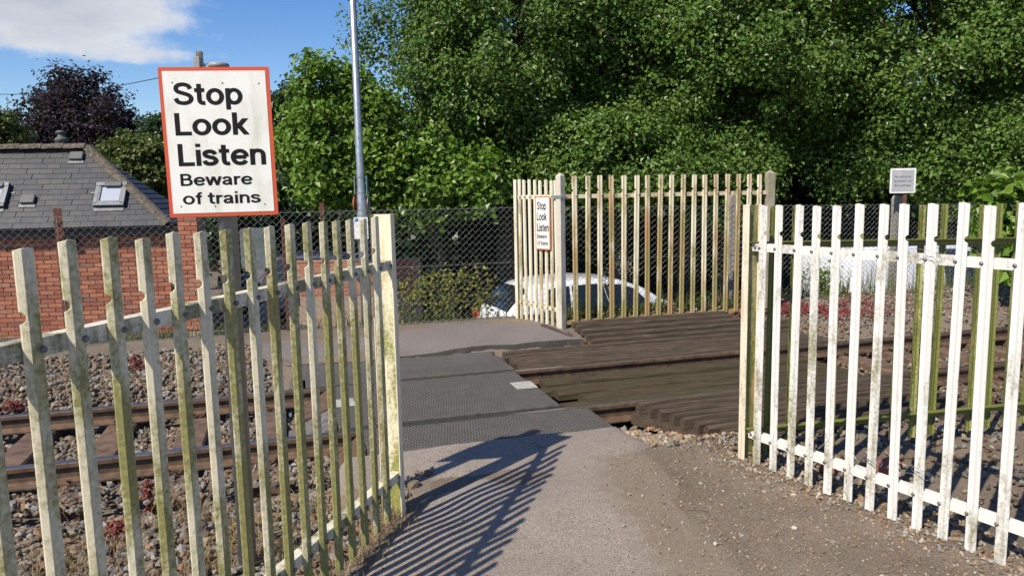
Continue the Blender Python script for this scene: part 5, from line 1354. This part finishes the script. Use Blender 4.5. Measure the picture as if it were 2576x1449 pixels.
ok = (rs.rand(n) < 0.10+0.9*sstep(dl, -0.35, 0.0)) & (dl < 0.1) & (p < 5.2); x, y = x[ok], y[ok]
zg = np.maximum(ground_z(x, y), fn_path(*ap(x, y))[2])
scatter_stones('pebbles', 'fine grit and pebbles along the foot of green-stained fence', np.stack([x, y], 1), zg, 0.005+0.011*rs.rand(len(x))**2, 55, [3, 2, 2.5, 1.4, 1, 1, 1.2, 1.6, 1.2], 0.3, 0.62)
# broken bricks
M_OLDBR = simple('old_brick_piece', (0.27, 0.085, 0.055), 0.9, 0, 0.25, 25, 0.5)
for (px, py, rz, d, lb) in ((2230, 1163, 0.5, (0.20, 0.10, 0.065), 'larger broken red brick lying on stones behind white fence'), (2080, 1190, 1.2, (0.11, 0.09, 0.06), 'small piece of red brick lying behind white fence')):
    q = at_plane(px, py, (0, 0, -0.03), np.array([0, 0, 1.0])); mb = MB(); mb.bevbox((0, 0, 0), d, 0.008, Matrix.Rotation(0.16, 3, 'X'))
    mb.v = [(x+0.006*random.uniform(-1, 1), y+0.006*random.uniform(-1, 1), z) for x, y, z in mb.v]
    o = mb.build('broken_brick', M_OLDBR, None, False, (q[0], q[1], gz(q[0], q[1])+0.045), rz); tag(o, lb, 'brick')

# ================================================================== GRASS, WEEDS, SHRUBS
def blades_mesh(name, xy, z, h, w, mat, seed, lean=0.35, parent=None, curve=0.5):
    rs = np.random.RandomState(seed); n = len(xy)
    an = rs.rand(n)*2*math.pi; ln = rs.rand(n)*lean
    dx, dy = np.cos(an), np.sin(an); wx, wy = -np.sin(an+rs.randn(n)*.6), np.cos(an)
    B = np.stack([xy[:, 0], xy[:, 1], z-0.01], 1); D_ = np.stack([dx, dy, 0*dx], 1); Wv = np.stack([wx, wy, 0*wx], 1)*(w*0.5)
    if not hasattr(h, '__len__'): h = h*(0.45+0.75*rs.rand(n))
    H_ = h[:, None]; ln = ln[:, None]; up = np.array([0, 0, 1.0])
    p1 = B+D_*H_*ln*0.35+up*H_*0.55; p2 = B+D_*H_*ln*(0.9+curve)+up*H_*(1-0.35*ln)
    co = np.stack([B-Wv, B+Wv, p1+Wv*0.8, p1-Wv*0.8, p2], 1)
    me = bpy.data.meshes.new(name); me.vertices.add(n*5); me.vertices.foreach_set('co', co.reshape(-1).astype(np.float32))
    F = (np.array([[0, 1, 2], [0, 2, 3], [3, 2, 4]])[None]+np.arange(n)[:, None, None]*5).reshape(-1, 3); nf = len(F)
    me.loops.add(nf*3); me.polygons.add(nf); me.loops.foreach_set('vertex_index', F.reshape(-1).astype(np.int32)); me.polygons.foreach_set('loop_start', (np.arange(nf)*3).astype(np.int32)); me.update(calc_edges=True)
    return link_mesh(name, me, mat, parent)
M_GRASS = leaf_mat('verge_grass', (0.055, 0.085, 0.018), (0.10, 0.14, 0.03), (0.20, 0.20, 0.07), 0.3, 0.6, 0.25)
M_STRAW = leaf_mat('dry_grass', (0.17, 0.11, 0.05), (0.30, 0.20, 0.10), (0.44, 0.33, 0.18), 0.2, 0.7, 0.2)
M_REDW = leaf_mat('red_stonecrop', (0.13, 0.02, 0.025), (0.24, 0.045, 0.05), (0.33, 0.12, 0.09), 0.2, 0.6, 0.3)
M_YEL = leaf_mat('yellow_green_leaf', (0.09, 0.12, 0.018), (0.20, 0.22, 0.035), (0.50, 0.43, 0.05), 0.3, 0.5, 0.3)
M_STEM = simple('dry_stem', (0.16, 0.12, 0.075), 0.8, 0, 0.2, 10)
M_FLUFF = leaf_mat('seed_head', (0.20, 0.17, 0.15), (0.32, 0.28, 0.25), (0.45, 0.40, 0.36), 0.2, 0.8, 0.1)
rs = np.random.RandomState(61)
# verge beyond the chain-link
n = 9000; a = rs.uniform(-8, 12, n); p = rs.uniform(9.66, 10.5, n); keep = rs.rand(n) < 0.55+0.9*vnoise(a*1.1, p); a, p = a[keep], p[keep]; xy = ap_xy(a, p)
o = blades_mesh('verge_grass', xy, ground_z(xy[:, 0], xy[:, 1]), 0.24, 0.010, M_GRASS, 62, 0.7); tag(o, 'rough grass verge along the foot of the chain-link fence', 'grass', kind='stuff')
n = 800; a = rs.uniform(7.6, 12, n); p = rs.uniform(9.3, 9.9, n); keep = rs.rand(n) < 0.5+1.6*vnoise(a*1.9+3, 0.3); a, p = a[keep], p[keep]; xy = ap_xy(a, p)
o = blades_mesh('tall_grass', xy, ground_z(xy[:, 0], xy[:, 1]), 0.52, 0.008, M_GRASS, 63, 0.5); tag(o, 'tall green grass in front of the white van', 'grass', kind='stuff')
# dry tufts at the foot of the left fence and in the ballast
def tufts(cs, per, h, w, mat, seed, sp=0.10, lean=0.9):
    rs = np.random.RandomState(seed); xs = []
    for c in cs: xs.append(np.array(c)[None]+rs.randn(per, 2)*sp)
    xy = np.concatenate(xs); return blades_mesh('dry_grass', xy, ground_z(xy[:, 0], xy[:, 1]), h, w, mat, seed+1, lean)
cs = [PL+LDIR*s_+np.array([-LDIR[1], LDIR[0]])*o_ for s_, o_ in ((-0.05, 0.02), (-0.2, -0.02), (-0.35, 0.03), (-0.6, -0.03), (-0.85, 0.02), (-1.1, -0.04), (-1.4, 0.0), (-1.7, 0.05))]
o = tufts(cs, 90, 0.10, 0.004, M_STRAW, 64, 0.07, 1.3); tag(o, 'short dry grass along the foot of the green-stained fence', 'dry grass', kind='stuff')
cs = [at_plane(px, py, (0, 0, -0.08), np.array([0, 0, 1.0]))[:2] for px, py in ((560, 1400), (600, 1340), (640, 1330), (500, 1430), (690, 1400), (160, 1430), (250, 1390), (440, 1300), (130, 1440), (820, 1290))]
o = tufts(cs, 75, 0.20, 0.004, M_STRAW, 65, 0.09, 1.1); tag(o, 'tufts of straw-coloured dry grass among the ballast', 'dry grass', kind='stuff')
# red stonecrop patches
def weed_patch(pts, z, size, mat, name, label, seed, cat='weed', kind=None):
    rs = np.random.RandomState(seed); o = leaves_mesh(name, np.array(pts), rs.randn(len(pts), 3)*0.6+np.array([0, -0.3, 0.8]), size, mat, None, seed)
    return tag(o, label, cat, kind=kind)
rs = np.random.RandomState(66)
a = np.concatenate([rs.normal(6.8, 0.40, 2200), rs.normal(7.6, 0.5, 900), rs.normal(6.0, 0.5, 700)]); p = rs.normal(8.75, 0.25, len(a)); ok = (p > 7.7) & (vnoise(a*5, p*5) > -0.12) & ~((a < 6.4) & (p < 8.75)); a, p = a[ok], p[ok]; xy = ap_xy(a, p)
weed_patch(np.concatenate([xy, (ground_z(xy[:, 0], xy[:, 1])+0.03+0.05*rs.rand(len(xy)))[:, None]], 1), 0, 0.035, M_REDW, 'stonecrop', 'dark red stonecrop spreading over ballast at the end of the timber guard', 67, kind='stuff')
for i, (px, py, lb, sp, hh_) in enumerate(((345, 962, 'bright red weed in ballast beyond the far rail, beside a fence pale', 0.05, 0.14), (35, 1015, 'dark red weed in ballast beyond the rail, under the brick house', 0.06, 0.08), (372, 1215, 'upright red weed beside a sleeper end and rail clips', 0.02, 0.22), (300, 1320, 'small crimson weed in the stones near dry grass', 0.05, 0.06))):
    q = at_plane(px, py, (0, 0, -0.05), np.array([0, 0, 1.0])); rs = np.random.RandomState(70+i); m_ = 170
    g0 = gz(q[0], q[1]); h_ = rs.rand(m_)*hh_; pts = np.stack([q[0]+rs.randn(m_)*sp*(1.1-h_/hh_*0.6), q[1]+rs.randn(m_)*sp*(1.1-h_/hh_*0.6), g0+0.03+h_], 1)
    rt = empty('red_weed', (q[0], q[1], g0), 0, lb, 'weed')
    lf = leaves_mesh('leaves', pts-np.array([q[0], q[1], g0]), rs.randn(m_, 3)*0.6+np.array([0, -0.3, 0.6]), 0.03, M_REDW, rt, 80+i)
    mb = MB(); mb.tube([(0, 0, -0.01), (0.005, 0, hh_)], [0.004, 0.002], 5); mb.build('stem', M_STEM, rt)
# shrubs behind the fence
def shrub(label, px, py, Y, rad, ncl, nl, size, mat, seed, **k):
    c = P3(px, py, Y); return tree(label, (c[0], Y+0.05, gz(c[0], Y)), c, rad, ncl, nl, size, mat, seed, name='shrub', rc=(0.10, 0.22), cat='shrub', trunk_r=0.02, limbs=7, **k)
shrub('yellow-flecked shrub behind chain-link fence beside the green-stained post', 1040, 745, 10.4, (0.30, 0.25, 0.28), 15, 45, 0.05, M_YEL, 90)
shrub('taller yellow-green shrub in the middle of the chain-link bay', 1120, 735, 10.5, (0.32, 0.25, 0.30), 17, 45, 0.05, M_YEL, 91)
shrub('yellow-green shrub next to the short cream palisade wing', 1205, 735, 10.5, (0.30, 0.25, 0.33), 16, 45, 0.05, M_YEL, 92)
shrub('green weed clump against chain-link in front of the white van', 2070, 715, 11.6, (0.16, 0.15, 0.36), 16, 50, 0.06, M_HAZ, 93)
# buddleia by the right-hand end of the chain-link
bd = P3(2545, 560, 10.9)
tree('leafy buddleia bush with long pointed leaves rising above white fence', (bd[0], 10.95, gz(bd[0], 10.9)), bd, (0.38, 0.4, 0.75), 40, 55, 0.17, M_HAZ, 94, name='buddleia_bush', rc=(0.15, 0.32), cat='shrub', trunk_r=0.03)
# dried flower stems behind the cream fence
def dried_stems(label, px, py_top, Y, n_, seed):
    rs = np.random.RandomState(seed); c = P3(px, py_top, Y); g0 = gz(c[0], Y); rt = empty('dried_flower', (c[0], Y, g0), 0, label, 'dried flower')
    pts = []
    for i in range(n_):
        dx = rs.randn()*0.09; h_ = (c[2]-g0)*(0.6+0.4*rs.rand()) if i else c[2]-g0
        mb = MB(); mb.tube([(dx*0.3, 0.02*rs.randn(), -0.02), (dx*0.6, 0, h_*0.5), (dx, 0.03*rs.randn(), h_)], [0.004, 0.003, 0.002], 5); mb.build('stem', M_STEM, rt)
        pts.append(np.array([dx, 0, h_])+rs.randn(40, 3)*np.array([0.035, 0.03, 0.05]))
    pts = np.concatenate(pts); leaves_mesh('seed_heads', pts, rs.randn(len(pts), 3), 0.028, M_FLUFF, rt, seed)['kind'] = 'stuff'
dried_stems('pale dried flower stems standing behind the white car', 1578, 655, 10.6, 6, 95)
dried_stems('dried flower stems near the end post of the cream fence', 1812, 700, 10.9, 5, 96)
dried_stems('low dried flower stems beside the white car boot', 1545, 690, 10.5, 4, 97)
# weeds along the foot of the far fence
rs = np.random.RandomState(98); n = 1500; a = rs.uniform(3.4, 6.6, n); p = rs.uniform(9.15, 9.6, n); xy = ap_xy(a, p)
o = blades_mesh('fence_weeds', xy, ground_z(xy[:, 0], xy[:, 1]), 0.15, 0.010, M_GRASS, 99, 0.8); tag(o, 'low weeds along the foot of the cream palisade fence', 'weeds', kind='stuff')
# dry stalks and litter on the earth
for i, (px, py, l_, rz, lb) in enumerate(((1965, 965, .16, .2, None), (1755, 1280, .13, -.25, None), (1240, 1270, .0, 0, None))):
    if not l_: continue
    q = at_plane(px, 1283 if i else 1090, (0, 0, 0.02), np.array([0, 0, 1.0]))
    mb = MB(); mb.tube([(-l_/2, 0, 0), (0, 0.01, 0.006), (l_/2, 0, 0)], 0.0025, 5); o = mb.build('dry_stalk', M_STEM, None, False, (q[0], q[1], max(gz(q[0], q[1]), float(fn_path(*ap(q[0], q[1]))[2]))+0.004), rz)
    tag(o, ('dry stalk lying on earth by the white fence post', 'dry stalk lying on earth beside the asphalt')[i], 'stalk')
